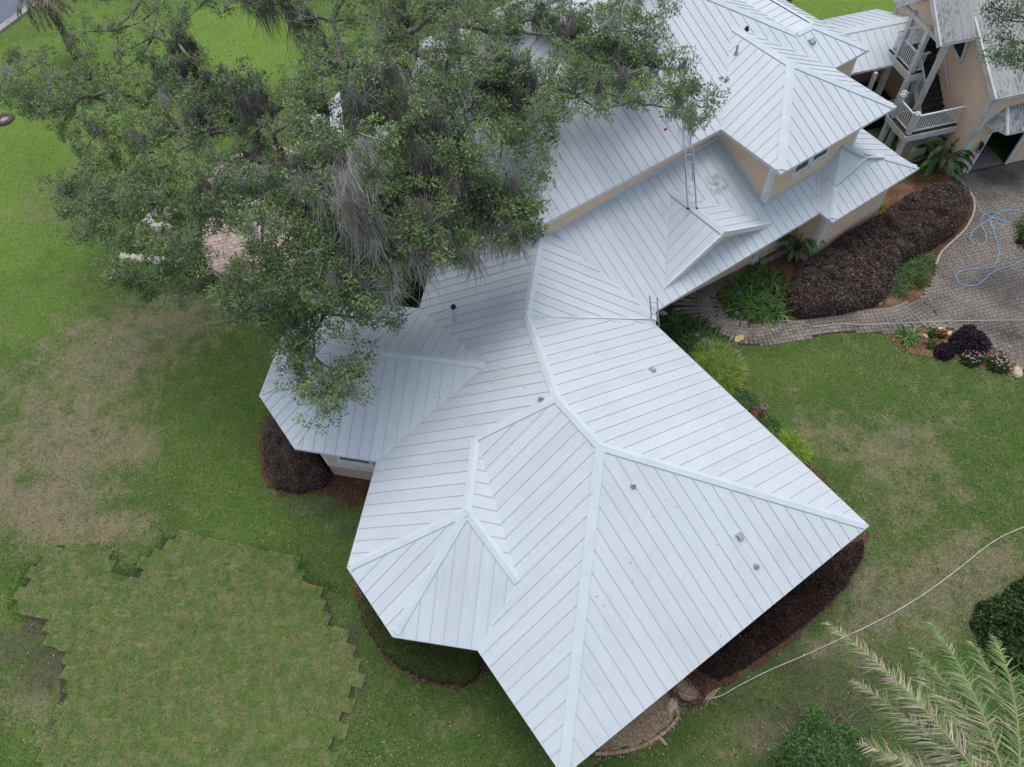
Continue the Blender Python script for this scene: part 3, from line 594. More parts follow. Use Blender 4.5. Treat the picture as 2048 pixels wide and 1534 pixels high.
# porch roof of the stair
pz0, pr = 5.83, 7.2
pf = [([gp(-1.9, 2.27, pz0), gp(-.02, 2.27, pz0), gp(-.02, 3.95, pr), gp(-1.9, 3.95, pr)], 0.), ([gp(-1.9, 3.95, pr), gp(-.02, 3.95, pr), gp(-.02, 5.65, pz0), gp(-1.9, 5.65, pz0)], 0.)]
sr = build_roof(st, pf, 'old_roof_metal', 'stair_roof', 300, .12, 'roof_trim', .45)
for a, b in ((gp(-1.93, 2.25, pz0 - .08), gp(-1.93, 3.97, pr - .06)), (gp(-1.93, 5.66, pz0 - .08), gp(-1.93, 3.97, pr - .06))): MB().bar(a, b, .08, .24).build('rake_board', 'old_white_paint', sr)
MB().bar(gp(-1.74, 2.4, pz0 - .05), gp(-1.74, 5.6, pz0 - .05), .12, .2).build('roof_beam', 'old_white_paint', sr); MB().bar(gp(-1.7, 2.5, pz0 - .05), gp(-1.2, 2.5, pz0 - .05), .1, .18).build('roof_beam', 'old_white_paint', sr); MB().bar(gp(-1.25, 2.55, pz0 - .1), gp(-.05, 2.55, pz0 - .1), .1, .18).build('roof_beam', 'old_white_paint', sr)
MB().bar(gp(-1.72, 4.6, 5.2), gp(-1.72, 3.7, pz0), .1, .12).build('brace', 'old_white_paint', sr)
# breezeway porch: floor, railing and posts in the shade below its roof
bw = thing('breezeway', 'shaded breezeway floor with white railing between house and garage', 'breezeway', gp(-3.5, sE + 1, 0))
for k in range(14): MB().box(gp(-2.6, sE - .2 + k * .2, .5), gf * 2.4, gs * .09, (0, 0, .03)).build('floor_board', 'wood_dark', bw)
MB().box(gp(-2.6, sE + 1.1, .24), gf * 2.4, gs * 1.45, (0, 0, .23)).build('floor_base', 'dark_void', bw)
rail(gp(-5, sE - .2, .53), gp(-.3, sE - .2, .53), 0, bw)
for f in (-5, -2.7, -.2): post(f, sE - .1, 0, 3.25, .08, bw)
mb = MB(); mb.add([gp(-6.6, sE + 2.9, 0), gp(-.05, sE + 2.9, 0), gp(-.05, sE + 2.9, 3.2), gp(-6.6, sE + 2.9, 3.2)], [(0, 1, 2, 3)]); mb.build('back_wall', 'tan_siding', bw)
# equipment box beside the stair
mat('beige_plastic', (.55, .52, .46), .5)
eq = thing('equipment_box', 'beige lidded equipment box beside the stair posts', 'box', P(1818, 318, 0))
ec = P(1818, 316, 0); 
me = MB().box(ec + Vector((0, 0, .45)), gf * .42, gs * .38, (0, 0, .45)).build('box_body', 'beige_plastic', eq); b_ = me.modifiers.new('b', 'BEVEL'); b_.width = .08; b_.segments = 3
me = MB().box(ec + Vector((0, 0, .97)), gf * .46, gs * .42, (0, 0, .06)).build('box_lid', 'beige_plastic', eq); b_ = me.modifiers.new('b', 'BEVEL'); b_.width = .05; b_.segments = 3
#MARK_GROUND
# ================================================================== GROUND
PAV = XY([(1315, 632), (1380, 575), (1440, 535), (1515, 505), (1500, 545), (1440, 580), (1432, 600), (1450, 625), (1500, 648), (1580, 640), (1640, 632), (1720, 622), (1790, 612), (1840, 595), (1865, 560), (1868, 530), (1880, 505), (1925, 460), (1945, 425), (1943, 395), (1925, 375), (1903, 354), (2048, 320.5), (2400, 240), (2500, 950), (2048, 745), (2010, 712), (1960, 680), (1905, 660), (1830, 656), (1775, 668), (1720, 665), (1660, 668), (1600, 680), (1530, 692), (1470, 690), (1440, 665), (1410, 645), (1370, 640)])
BED1 = XY([(1515, 505), (1580, 455), (1640, 440), (1740, 400), (1830, 350), (1880, 335), (1903, 354), (1925, 375), (1943, 395), (1945, 425), (1925, 460), (1880, 505), (1868, 530), (1865, 560), (1840, 595), (1790, 612), (1720, 622), (1640, 632), (1580, 640), (1500, 648), (1450, 625), (1432, 600), (1440, 580), (1500, 545)])
BED2 = XY([(1300, 620), (1340, 640), (1410, 645), (1440, 665), (1462, 692), (1480, 715), (1487, 760), (1508, 800), (1535, 830), (1570, 880), (1610, 915), (1650, 958), (1665, 975), (1560, 960), (1300, 700)])
BED3 = XY([(535, 830), (515, 870), (520, 950), (560, 990), (640, 985), (700, 1010), (760, 1000), (760, 900), (600, 850)])
BED4 = XY([(705, 1150), (715, 1210), (735, 1270), (770, 1320), (840, 1370), (920, 1380), (985, 1340), (1000, 1310), (920, 1250), (780, 1180)])
BED5 = XY([(1738, 1062), (1730, 1110), (1695, 1170), (1640, 1232), (1580, 1285), (1500, 1345), (1440, 1375), (1400, 1390), (1330, 1330), (1500, 1180), (1640, 1080)])
BED6 = XY([(1440, 1376), (1420, 1398), (1370, 1412), (1350, 1422), (1342, 1448), (1300, 1484), (1215, 1508), (1150, 1500), (1250, 1400), (1330, 1330), (1400, 1390)])
ISL = XY([(1775, 672), (1830, 657), (1905, 661), (1960, 681), (2010, 713), (2042, 742), (2000, 750), (1940, 724), (1880, 714), (1830, 706), (1795, 692)])
PATIO = XY([(372, 530), (400, 480), (425, 435), (470, 422), (570, 415), (610, 470), (600, 525), (540, 545), (470, 540), (420, 548)])
POOL = XY([(420, 385), (440, 335), (540, 300), (620, 330), (610, 390), (540, 400), (480, 415)])
SODP = XY([(105, 1092), (125, 1090), (225, 1105), (225, 1155), (250, 1165), (290, 1130), (340, 1075), (352, 1070), (592, 1125), (590, 1145), (650, 1175), (650, 1205), (662, 1210), (662, 1245), (690, 1270), (700, 1320), (712, 1365), (705, 1420), (690, 1425), (668, 1480), (650, 1560), (640, 1700), (60, 1700), (90, 1534), (95, 1480), (118, 1420), (120, 1380), (130, 1300), (105, 1290), (110, 1265), (40, 1225), (35, 1200), (60, 1140)])
SW0, SW1 = P(0, 66), P(60, 22); swd = (SW1 - SW0).normalized(); swn = Vector((-swd.y, swd.x, 0))
if swn.dot(P(0, 0) - SW0) < 0: swn = -swn
# lawn patches: photo position, radii (px), amount
DRY = [(120, 880, 170, 130, .75), (230, 720, 150, 90, .6), (60, 1000, 150, 80, .8), (330, 640, 130, 50, .55), (180, 1060, 150, 50, .7), (90, 780, 120, 90, .45), (1780, 900, 100, 65, .6), (1860, 980, 120, 50, .4), (1680, 860, 90, 45, .45), (1950, 1120, 130, 70, .6), (1830, 1200, 130, 70, .6), (1700, 1290, 110, 50, .5), (1900, 820, 90, 40, .15), (130, 400, 90, 60, .35), (60, 1400, 90, 70, .4), (900, 1440, 60, 30, .3), (1500, 1480, 120, 40, .45), (1780, 1020, 80, 50, .3)]
DIRT = [(30, 1290, 60, 40, .6), (90, 1330, 50, 60, .6), (640, 1010, 90, 30, .5), (1600, 1330, 110, 30, .6), (1500, 1400, 110, 30, .5), (1650, 1400, 120, 60, .55), (1750, 1340, 120, 50, .5), (1560, 1460, 90, 50, .5), (330, 1110, 20, 20, .8), (700, 1060, 30, 20, .5), (700, 1300, 20, 60, .9), (720, 1380, 20, 50, .7), (85, 1250, 40, 25, .9), (105, 1470, 22, 60, .8), (125, 1330, 25, 40, .8), (245, 1160, 30, 20, .8), (320, 1100, 15, 25, .8), (660, 1200, 15, 25, .6), (380, 560, 60, 20, .4)]
BRIGHT = [(500, 90, 200, 100, 1.), (80, 160, 170, 160, .75), (80, 320, 160, 140, .85), (1660, 0, 300, 90, 1.), (50, 470, 140, 90, .7), (30, 620, 110, 90, .45), (30, 1240, 70, 60, .4), (60, 1480, 60, 60, .35), (270, 200, 250, 200, .7), (480, 980, 120, 90, .25), (500, 1060, 120, 40, .3), (400, 860, 110, 100, .2), (1600, 740, 120, 40, .15)]
def blobs(x, y, lst):
    m = np.zeros(np.shape(x))
    for px, py, rx, ry, a in lst:
        c = P(px, py); ex = (P(px + rx, py) - c).length; ey = (P(px, py - ry) - P(px, py + ry)).length / 2
        d = np.sqrt(((x - c.x) / ex) ** 2 + ((y - c.y) / ey) ** 2) + (fbm(x, y, 2.2, 5) - .5) * 1.3
        m = np.maximum(m, a * np.clip(1.6 - d * 1.1, 0, 1))
    return m
GREEN, LIME, STRAW, SOILC = map(np.array, ((.073, .134, .032), (.15, .25, .044), (.23, .19, .12), (.055, .047, .038)))
def lawncol(x, y):
    n1 = fbm(x, y, 3.1, 1); n2 = fbm(x, y, .55, 9); n3 = vnoise(x, y, .16, 21)
    dry = blobs(x, y, DRY) * (.45 + 1.1 * n2); dirt = blobs(x, y, DIRT) * (.5 + n2 * 1.0); br = blobs(x, y, BRIGHT)
    fine = (fbm(x, y, .22, 77) - .5) * 2.6; dry = np.clip(dry * 1.5 + fine * (.35 + dry), 0, 1) * (dry > .02) ; dry = np.clip(dry + .6 * np.clip((n1 - .6) * 1.3, 0, .25) * (1 - br * .7) + np.clip(n2 - .62, 0, 1) * .4, 0, .95); dirt = np.clip(dirt, 0, 1); br = np.clip(br, 0, 1) * (1 - dry * .5)
    c = GREEN[None] * (.8 + .45 * n2[:, None]) * (.8 + .4 * n3[:, None])
    c = c * (1 - br[:, None]) + LIME[None] * br[:, None] * (.7 + .5 * n2[:, None])
    c = c * (1 - dry[:, None]) + STRAW[None] * dry[:, None] * (.6 + .6 * n3[:, None])
    return c * (1 - dirt[:, None]) + SOILC[None] * dirt[:, None] * (.6 + .8 * n3[:, None]), dry, dirt
ax_ = np.concatenate([[-700, -300, -150, -90, -60], np.arange(-44, 40.01, .28), [50, 70, 110, 200, 400, 700]]); ay_ = np.concatenate([[-500, -200, -80, -30, -12], np.arange(-3, 60.01, .28), [70, 90, 130, 200, 400, 900]])
gx, gy = np.meshgrid(ax_, ay_); fx_, fy_ = gx.ravel(), gy.ravel(); gz = (fbm(fx_, fy_, 4., 3) - .5) * .02
wat = (fx_ - SW0.x) * swn.x + (fy_ - SW0.y) * swn.y; gz = np.where(wat > .15, -1.6, np.where(wat > -4, 0, gz)); gz = np.minimum(gz, 0)
V = np.stack([fx_, fy_, gz], 1); nx, ny = len(ax_), len(ay_); idx = np.arange(nx * ny).reshape(ny, nx)
Fq = np.stack([idx[:-1, :-1], idx[:-1, 1:], idx[1:, 1:], idx[1:, :-1]], -1).reshape(-1, 4)
gc = np.stack([blobs(fx_, fy_, DRY), blobs(fx_, fy_, DIRT), np.clip(blobs(fx_, fy_, BRIGHT), 0, 1)], 1)
gm = mat('lawn_ground', (0, 0, 0), .95, attr=True, spec=.1, bump=1., bscale=38); t = gm.node_tree; N = t.nodes; LK = t.links.new; b = N['Principled BSDF']
src = b.inputs['Base Color'].links[0].from_socket; sp = N.new('ShaderNodeSeparateColor'); LK(src, sp.inputs[0]); ge = N.new('ShaderNodeNewGeometry')
def nz(sc, det=5, ro=.65):
    n = N.new('ShaderNodeTexNoise'); n.inputs['Scale'].default_value = sc; n.inputs['Detail'].default_value = det; n.inputs['Roughness'].default_value = ro; LK(ge.outputs['Position'], n.inputs['Vector']); return n.outputs[0]
def mth(op, a_, b_):
    m = N.new('ShaderNodeMath'); m.operation = op
    for i, q in enumerate((a_, b_)):
        if isinstance(q, (int, float)): m.inputs[i].default_value = q
        else: LK(q, m.inputs[i])
    return m.outputs[0]
def rng_(x, lo, hi, o0=0., o1=1.):
    m = N.new('ShaderNodeMapRange'); m.inputs[1].default_value = lo; m.inputs[2].default_value = hi; m.inputs[3].default_value = o0; m.inputs[4].default_value = o1; LK(x, m.inputs[0]); return m.outputs[0]
def mixc(f, a_, b_):
    m = N.new('ShaderNodeMix'); m.data_type = 'RGBA'; LK(f, m.inputs[0])
    for i, q in ((6, a_), (7, b_)):
        if isinstance(q, tuple): m.inputs[i].default_value = (*q, 1)
        else: LK(q, m.inputs[i])
    return m.outputs[2]
nA, nB_, nC, nD = nz(1.3), nz(5.), nz(17., 6, .75), nz(.35, 3)
green = mixc(rng_(nA, .35, .65), (.06, .116, .028), (.088, .145, .037)); green = mixc(rng_(nD, .4, .7), green, (.1, .142, .043)); lime = mixc(rng_(nB_, .35, .65), (.115, .215, .034), (.17, .26, .055)); col = mixc(sp.outputs[2], green, lime)
fm = mth('ADD', mth('MULTIPLY', mth('SUBTRACT', nB_, .5), 1.7), mth('MULTIPLY', mth('SUBTRACT', nC, .5), 1.9))
df = rng_(mth('ADD', mth('ADD', sp.outputs[0], fm), mth('MULTIPLY', mth('SUBTRACT', nA, .5), 2.2)), .1, .88, 0, .84); col = mixc(df, col, mixc(rng_(nC, .4, .6), (.29, .245, .175), (.18, .155, .105)))
sf = rng_(mth('ADD', sp.outputs[1], fm), .3, .8, 0, .92); col = mixc(sf, col, mixc(rng_(nC, .4, .6), (.05, .043, .036), (.1, .085, .066)))
hs = N.new('ShaderNodeHueSaturation'); LK(rng_(nC, .3, .7, .55, 1.4), hs.inputs['Value']); LK(col, hs.inputs['Color']); LK(hs.outputs[0], b.inputs['Base Color'])
struct(mknp('lawn', V, Fq, 'lawn_ground', None, gc))
# water and its sea wall
mat('water', (.07, .085, .11), .12, (.1, .12, .15), 3., bump=.35, bscale=4, spec=.5)
wq = [SW0 - swd * 300 + swn * .2, SW0 + swd * 300 + swn * .2, SW0 + swd * 300 + swn * 400, SW0 - swd * 300 + swn * 400]
struct(mk('water', [(p.x, p.y, -.55) for p in wq], [(0, 1, 2, 3)], 'water'))
swt = thing('sea_wall', 'pale concrete sea wall along the water at top left', 'sea wall', SW0)
MB().box(SW0 + swn * .25 + Vector((0, 0, -.75)), swd * 60, swn * .12, (0, 0, .75)).build('wall_face', 'concrete', swt)
for k in range(-12, 8): MB().box(SW0 + swn * .2 + swd * (k * 2.0) + Vector((0, 0, .06)), swd * .985, swn * .28, (0, 0, .08)).build('cap_slab', 'concrete', swt)
# mulch beds
mat('mulch', (.17, .085, .045), .95, (.08, .045, .03), 9., bump=1., bscale=40, c3=(.26, .16, .1), scale3=1.2)
mat('mulch_dark', (.07, .04, .03), .95, (.12, .065, .045), 9., bump=1., bscale=40)
mat('gravel', (.42, .33, .24), .95, (.3, .23, .165), 14., bump=1., bscale=60)
mat('sheet_joint', (.035, .034, .03), .95)
def sheet(name, poly, z, m):
    if 'bed' in name:
        q = []
        for a, b in zip(poly, poly[1:] + poly[:1]):
            L_ = (b - a).length; k_ = max(1, int(L_ / .12))
            for i in range(k_): p = a.lerp(b, i / k_); q.append(p + Vector((vnoise(p.x, p.y, .25, 3) - .5, vnoise(p.x, p.y, .25, 8) - .5, 0)) * .26)
        poly = q
    return struct(mk(name, [(p.x, p.y, z) for p in poly], [tuple(range(len(poly)))], m))
sheet('mulch_bed', BED1, .012, 'mulch'); sheet('mulch_bed', BED2, .012, 'mulch_dark'); sheet('mulch_bed', BED3, .012, 'mulch_dark'); sheet('mulch_bed', BED4, .012, 'mulch_dark'); sheet('mulch_bed', BED5, .012, 'mulch_dark'); sheet('gravel_bed', BED6, .016, 'gravel'); sheet('mulch_bed', ISL, .012, 'mulch')
drive = sheet('driveway', PAV, .008, 'sheet_joint'); patio = sheet('patio', PATIO, .008, 'sheet_joint')
def chips(name, poly, n, cols, z=.014, size=(.05, .1)):
    xs = [p.x for p in poly]; ys = [p.y for p in poly]; x = rng.uniform(min(xs), max(xs), n); y = rng.uniform(min(ys), max(ys), n); k = inpoly(x, y, [(p.x, p.y) for p in poly]); x, y = x[k], y[k]; n = len(x); x = x + rng.normal(0, .14, n); y = y + rng.normal(0, .14, n)
    a = rng.uniform(0, 6.3, n); ax = np.stack([np.cos(a), np.sin(a), rng.normal(0, .25, n)], 1); nr = np.stack([rng.normal(0, .3, n), rng.normal(0, .3, n), np.ones(n)], 1)
    c = np.array(cols)[rng.integers(0, len(cols), n)] * rng.uniform(.6, 1.3, (n, 1)); L_ = rng.uniform(*size, n)
    return stuff(leafmesh(name, np.stack([x, y, z + rng.uniform(0, .025, n)], 1), ax, nr, L_, L_ * .45, c, 'blade'))
RED = [(.2, .085, .05), (.26, .12, .07), (.12, .055, .035), (.33, .2, .12)]; TANC = [(.38, .25, .15), (.28, .16, .09), (.45, .33, .22), (.18, .1, .06)]
tag_ = [('mulch_chips', BED1, 9000, RED + TANC), ('mulch_chips', BED2, 6000, RED), ('mulch_chips', BED3, 4000, RED), ('mulch_chips', BED4, 4500, RED), ('mulch_chips', BED5, 6000, RED), ('straw_mulch', BED6, 9000, [(.5, .4, .29), (.42, .32, .22), (.34, .25, .16), (.55, .46, .35)]), ('mulch_chips', ISL, 5000, TANC)]
for nme, po, n_, cc in tag_: chips(nme, po, n_, cc)
# ---- cobble pavers: curved path and driveway courses
mat('paver', (.26, .232, .205), .9, (.185, .167, .148), 5., bump=.4, bscale=30, objrand=.22, c3=(.085, .078, .069), scale3=.45)
mat('paver_mass', (.26, .232, .205), .9, (.175, .158, .14), 7., bump=.4, bscale=30, c3=(.085, .078, .069), scale3=.45)
mat('patio_paver', (.5, .39, .35), .85, (.42, .335, .305), 4., bump=.3, bscale=30, objrand=.18)
pavpoly = [(p.x, p.y) for p in PAV]
cl = smooth_path(XY([(1500, 520), (1440, 560), (1408, 590), (1412, 630), (1450, 660), (1500, 672), (1570, 662), (1650, 650), (1730, 643), (1800, 634), (1850, 612)]), 10)
lst = []      # (x, y, angle, sx, sy)
PS = .172
acc = 0.; i = 0; pos = cl[0].copy(); seg = []
for a, b in zip(cl, cl[1:]):
    d = b - a; L_ = d.length
    while acc < L_: seg.append((a + d * (acc / L_), d.normalized())); acc += PS
    acc -= L_
strip = [(p.x, p.y) for p in cl]
for k, (p, d) in enumerate(seg):
    nn = Vector((-d.y, d.x, 0)); off = (k % 2) * PS * .5 * 0
    for j in range(-7, 8):
        q = p + nn * (j * PS + off) ; lst.append((q.x, q.y, math.atan2(d.y, d.x), PS, PS, 0))
bx = np.arange(-14, 14, PS); rows = np.arange(-16, 4, PS)
for r_i, s_ in enumerate(rows):
    f = -14 + (r_i % 3) * PS / 3
    while f < 8:
        L_ = PS * random.choice((.8, 1, 1, 1.25)); q = gp(f + L_ / 2, s_, 0); lst.append((q.x, q.y, math.radians(9), L_, PS, 1)); f += L_
ar_ = np.array(lst); ok = inpoly(ar_[:, 0], ar_[:, 1], pavpoly) & (edist(ar_[:, 0], ar_[:, 1], pavpoly) > .02)
ds = edist(ar_[:, 0], ar_[:, 1], strip, False); 
ed_ = (cl[-1] - cl[-3]).normalized(); past = (ar_[:, 0] - cl[-1].x) * ed_.x + (ar_[:, 1] - cl[-1].y) * ed_.y > -.02
ok &= ~((ar_[:, 5] == 1) & (ds < PS * 7.6) & ~past); ar_ = ar_[ok]
# thin path pavers that would overlap where the path bends tightly
def inview(x, y, z=0., mrg=0):
    q = (np.stack([x, y, np.full(len(x), z)], 1) - O) @ RM; px = CX + FPX * q[:, 0] / q[:, 2]; py = CY + FPX * q[:, 1] / q[:, 2]
    return (q[:, 2] > 0) & (px > -mrg) & (px < 2048 + mrg) & (py > -mrg) & (py < 1534 + mrg), px, py
grid = {}; keep = []
for i, r in enumerate(ar_):
    kx, ky = int(r[0] // .2), int(r[1] // .2); okk = True
    for dx in (-1, 0, 1):
        for dy in (-1, 0, 1):
            for (qx, qy) in grid.get((kx + dx, ky + dy), ()):
                if (qx - r[0]) ** 2 + (qy - r[1]) ** 2 < (PS * .68) ** 2: okk = False
    if okk: grid.setdefault((kx, ky), []).append((r[0], r[1])); keep.append(i)
ar_ = ar_[keep]; vis, px_, py_ = inview(ar_[:, 0], ar_[:, 1], 0, 120); ar_, px_, py_ = ar_[vis], px_[vis], py_[vis]
order = np.argsort(-py_ + (px_ > 2040) * 5000 + ((px_ > 1880) & (py_ > 640) & (py_ < 760) & (px_ < 1990)) * 300)
pmesh = {}
def paver_mesh(sx, sy, m, g=.012, h=.03):
    k = (round(sx, 3), round(sy, 3), m)
    if k not in pmesh:
        a, b = sx / 2 - g / 2, sy / 2 - g / 2; c = .012; me = bpy.data.meshes.new('paver')
        vv = [(x * a, y * b, .006) for x, y in ((-1, -1), (1, -1), (1, 1), (-1, 1))] + [(x * a, y * b, h - c * .6) for x, y in ((-1, -1), (1, -1), (1, 1), (-1, 1))] + [(x * (a - c), y * (b - c), h) for x, y in ((-1, -1), (1, -1), (1, 1), (-1, 1))]
        me.from_pydata(vv, [], [(8, 9, 10, 11)] + [(i, (i + 1) % 4, 4 + (i + 1) % 4, 4 + i) for i in range(4)] + [(4 + i, 4 + (i + 1) % 4, 8 + (i + 1) % 4, 8 + i) for i in range(4)]); me.materials.append(M[m]); pmesh[k] = me
    return pmesh[k]
def lay(parent, rows, m, name, limit=300, mm=None, h=.03):
    V, Fc = [], []
    for i, r in enumerate(rows):
        me = paver_mesh(r[3], r[4], m, h=h); dz = random.uniform(-.003, .004); an = r[2] + random.uniform(-.03, .03)
        if i < limit:
            o = bpy.data.objects.new(name, me); o.location = (r[0], r[1], dz); o.rotation_euler = (random.uniform(-.008, .008), random.uniform(-.008, .008), an); link(o, parent)
        else:
            b = len(V); c, s = math.cos(an), math.sin(an); V += [(r[0] + x.co.x * c - x.co.y * s, r[1] + x.co.x * s + x.co.y * c, x.co.z + dz) for x in me.vertices]; Fc += [tuple(b + k for k in p.vertices) for p in me.polygons]
    if V: stuff(mk(name + 's_beyond', V, Fc, mm or m, parent))
lay(drive, ar_[order], 'paver', 'paver', 300, 'paver_mass')
pl_ = []; prot = math.atan2(*(P(560, 470) - P(400, 500))[1::-1]) if False else math.radians(8)
for r_i in range(-60, 60):
    x = -12 + (r_i % 2) * .16
    while x < 12:
        L_ = random.choice((.2, .32, .32, .4)); q = P(500, 480) + Vector((math.cos(prot), math.sin(prot), 0)) * (x + L_ / 2) + Vector((-math.sin(prot), math.cos(prot), 0)) * (r_i * .24); pl_.append((q.x, q.y, prot, L_, .24, 0)); x += L_
pl_ = np.array(pl_); ok = inpoly(pl_[:, 0], pl_[:, 1], [(p.x, p.y) for p in PATIO]) & ~inpoly(pl_[:, 0], pl_[:, 1], [(p.x, p.y) for p in POOL]); pl_ = pl_[ok]
_, a_, b_ = inview(pl_[:, 0], pl_[:, 1]); lay(patio, pl_[np.argsort(-b_)], 'patio_paver', 'patio_paver', 300, None, .035)
# pool
mat('pool_water', (.012, .022, .035), .06, (.02, .04, .06), 2., bump=.15, bscale=5, spec=.5)
struct(mk('pool_water', [(p.x, p.y, .05) for p in POOL], [tuple(range(len(POOL)))], 'pool_water'))
mat('coping', (.5, .4, .3), .85, (.42, .33, .25), 5., bump=.3, objrand=.12)
pc = thing('pool_coping', 'beige stone coping blocks around the dark pool under the oak', 'pool edge', POOL[0])
lp = smooth_path(POOL + [POOL[0]], 6); acc = 0
for a, b in zip(lp, lp[1:]):
    d = b - a; L_ = d.length; 
    while acc < L_:
        q = a + d * (acc / L_); dd = d.normalized(); MB().box(q + Vector((0, 0, .06)), dd * .22, Vector((-dd.y, dd.x, 0)) * .2, (0, 0, .05)).build('coping_stone', 'coping', pc); acc += .46
    acc -= L_
# kerb beside the big purple hedge
kb = smooth_path(XY([(1893, 340), (1915, 362), (1934, 385), (1944, 405), (1942, 432), (1925, 462), (1898, 488), (1878, 508), (1868, 532)]), 5); kin = inset(kb, .09); mb = MB()
for i in range(len(kb) - 1):
    a, b, c, d = kb[i], kb[i + 1], kin[i + 1], kin[i]
    mb.add([Vector((q.x, q.y, z)) for z in (0, .13) for q in (a, b, c, d)], [(4, 5, 6, 7), (0, 1, 5, 4), (2, 3, 7, 6)])
kerb_o = mb.build('kerb', 'kerb_concrete'); struct(kerb_o)
# new sod slabs
mat('sod', (.135, .19, .06), .95, (.1, .155, .043), 4., bump=1., bscale=50, objrand=.035, c3=(.2, .19, .09), scale3=2.5, detail=6)
sodg = struct(mk('sod_bed', [(p.x, p.y, .006) for p in SODP], [tuple(range(len(SODP)))], 'soil'))
sa = (P(590, 1130) - P(350, 1075)); sang = math.atan2(sa.y, sa.x); sx, sy = Vector((math.cos(sang), math.sin(sang), 0)), Vector((-math.sin(sang), math.cos(sang), 0))
sl_ = []
for j in range(-30, 30):
    for i in range(-24, 24):
        q = P(380, 1300) + sx * (i * .61 + (j % 2) * .3 + vnoise(j * 3.3, 1.1, 1., 4) * .15) + sy * (j * .405 + .03 * math.sin(i * 1.9 + j)); sl_.append((q.x, q.y))
sl_ = np.array(sl_); sodxy = [(p.x, p.y) for p in SODP]; ok = inpoly(sl_[:, 0], sl_[:, 1], sodxy) & (inview(sl_[:, 0], sl_[:, 1], 0, 90)[0]); sl_ = sl_[ok]
def sod_mesh():
    me = bpy.data.meshes.new('sod_slab'); n = 14; m_ = 10; V = []; Fc = []
    out = [(-.303 + .606 * i / n, -.2) for i in range(n)] + [(.303, -.2 + .4 * i / m_) for i in range(m_)] + [(.303 - .606 * i / n, .2) for i in range(n)] + [(-.303, .2 - .4 * i / m_) for i in range(m_)]
    out = [(x + random.uniform(-.014, .014), y + random.uniform(-.014, .014)) for x, y in out]; k = len(out)
    V = [(x * 1.1, y * 1.14, .0) for x, y in out] + [(x * 1.1, y * 1.14, .043 + random.uniform(-.008, .008)) for x, y in out] + [(x * .96, y * .95, .05 + random.uniform(-.006, .006)) for x, y in out] + [(0, 0, .052)]
    Fc = [(i, (i + 1) % k, k + (i + 1) % k, k + i) for i in range(k)] + [(k + i, k + (i + 1) % k, 2 * k + (i + 1) % k, 2 * k + i) for i in range(k)] + [(2 * k + i, 2 * k + (i + 1) % k, 3 * k) for i in range(k)]
    me.from_pydata(V, [], Fc); me.materials.append(M['sod']); return me
sms = [sod_mesh() for _ in range(6)]
sord = np.argsort(-inview(sl_[:, 0], sl_[:, 1])[2] % 3000 * 0 + edist(sl_[:, 0], sl_[:, 1], sodxy)); sl_ = sl_[sord]; SV, SF = [], []
for i, (x, y) in enumerate(sl_):
    if i >= 300:
        me = sms[i % 6]; b = len(SV); c_, s_ = math.cos(sang), math.sin(sang); SV += [(x + q.co.x * c_ - q.co.y * s_, y + q.co.x * s_ + q.co.y * c_, q.co.z + .006) for q in me.vertices]; SF += [tuple(b + k for k in p.vertices) for p in me.polygons]; continue
    o = bpy.data.objects.new('sod_slab', sms[i % 6]); o.location = (x, y, .004 + random.uniform(0, .008)); o.rotation_euler = (random.uniform(-.01, .01), random.uniform(-.01, .01), sang + random.uniform(-.035, .035) + (math.pi if random.random() < .5 else 0)); link(o, sodg)
if SV: stuff(mk('sod_slabs_beyond', SV, SF, 'sod', sodg))
# ---- grass blades
def blades(name, n, region, colf, h=(.03, .07), wd=.011, z=0.):
    px = rng.uniform(region[0], region[2], n); py = rng.uniform(region[1], region[3], n)
    pts = np.stack([(px - CX) / FPX, (py - CY) / FPX, np.ones(n)], 1) @ RM.T; t_ = -CAMH / pts[:, 2]; x = pts[:, 0] * t_; y = pts[:, 1] * t_; k = np.hypot(x, y) < 75
    return x[k], y[k]
NOGRASS = [[(p.x, p.y) for p in q] for q in (PAV, BED1, BED2, BED3, BED4, BED5, BED6, ISL, PATIO, SODP)] + [[(p.x, p.y) for p in lowW[1:14]]]
x, y = blades('g', 520000, (-60, -40, 2110, 1580), None)
wat = (x - SW0.x) * swn.x + (y - SW0.y) * swn.y; k = wat < -.2
for qi, q in enumerate(NOGRASS): k &= ~(inpoly(x, y, q) & ((edist(x, y, q) > (.02 + .3 * np.clip(vnoise(x, y, .4, 61) - .35, 0, 1) if 1 <= qi <= 7 else 0))))
x, y = x[k], y[k]; c, dry, dirt = lawncol(x, y); k = rng.uniform(0, 1, len(x)) > dirt * .85 + dry * .3; x, y, c, dry = x[k], y[k], c[k], dry[k]; n = len(x)
near = np.clip(1.25 - np.hypot(x, y) / 60, .5, 1.2)
def grass_obj(name, x, y, z, c, hl, wd):
    n = len(x); a = rng.uniform(0, 6.3, n); tilt = rng.uniform(.2, 1.3, n)
    d = np.stack([np.cos(a) * tilt, np.sin(a) * tilt, np.ones(n)], 1); d = unit(d); sdv = np.stack([-np.sin(a), np.cos(a), np.zeros(n)], 1); b = np.stack([x, y, np.full(n, z)], 1)
    V = np.empty((n, 3, 3)); V[:, 0] = b + sdv * wd / 2; V[:, 1] = b - sdv * wd / 2; V[:, 2] = b + d * hl[:, None]
    return stuff(mknp(name, V.reshape(-1, 3), np.arange(n * 3).reshape(n, 3), 'blade', None, np.repeat(c, 3, axis=0)))
grass_obj('grass', x, y, 0, c * rng.uniform(.7, 1.55, (n, 1)), rng.uniform(.04, .1, n), .018)
xs = np.array([p.x for p in SODP]); ys = np.array([p.y for p in SODP]); n = 190000
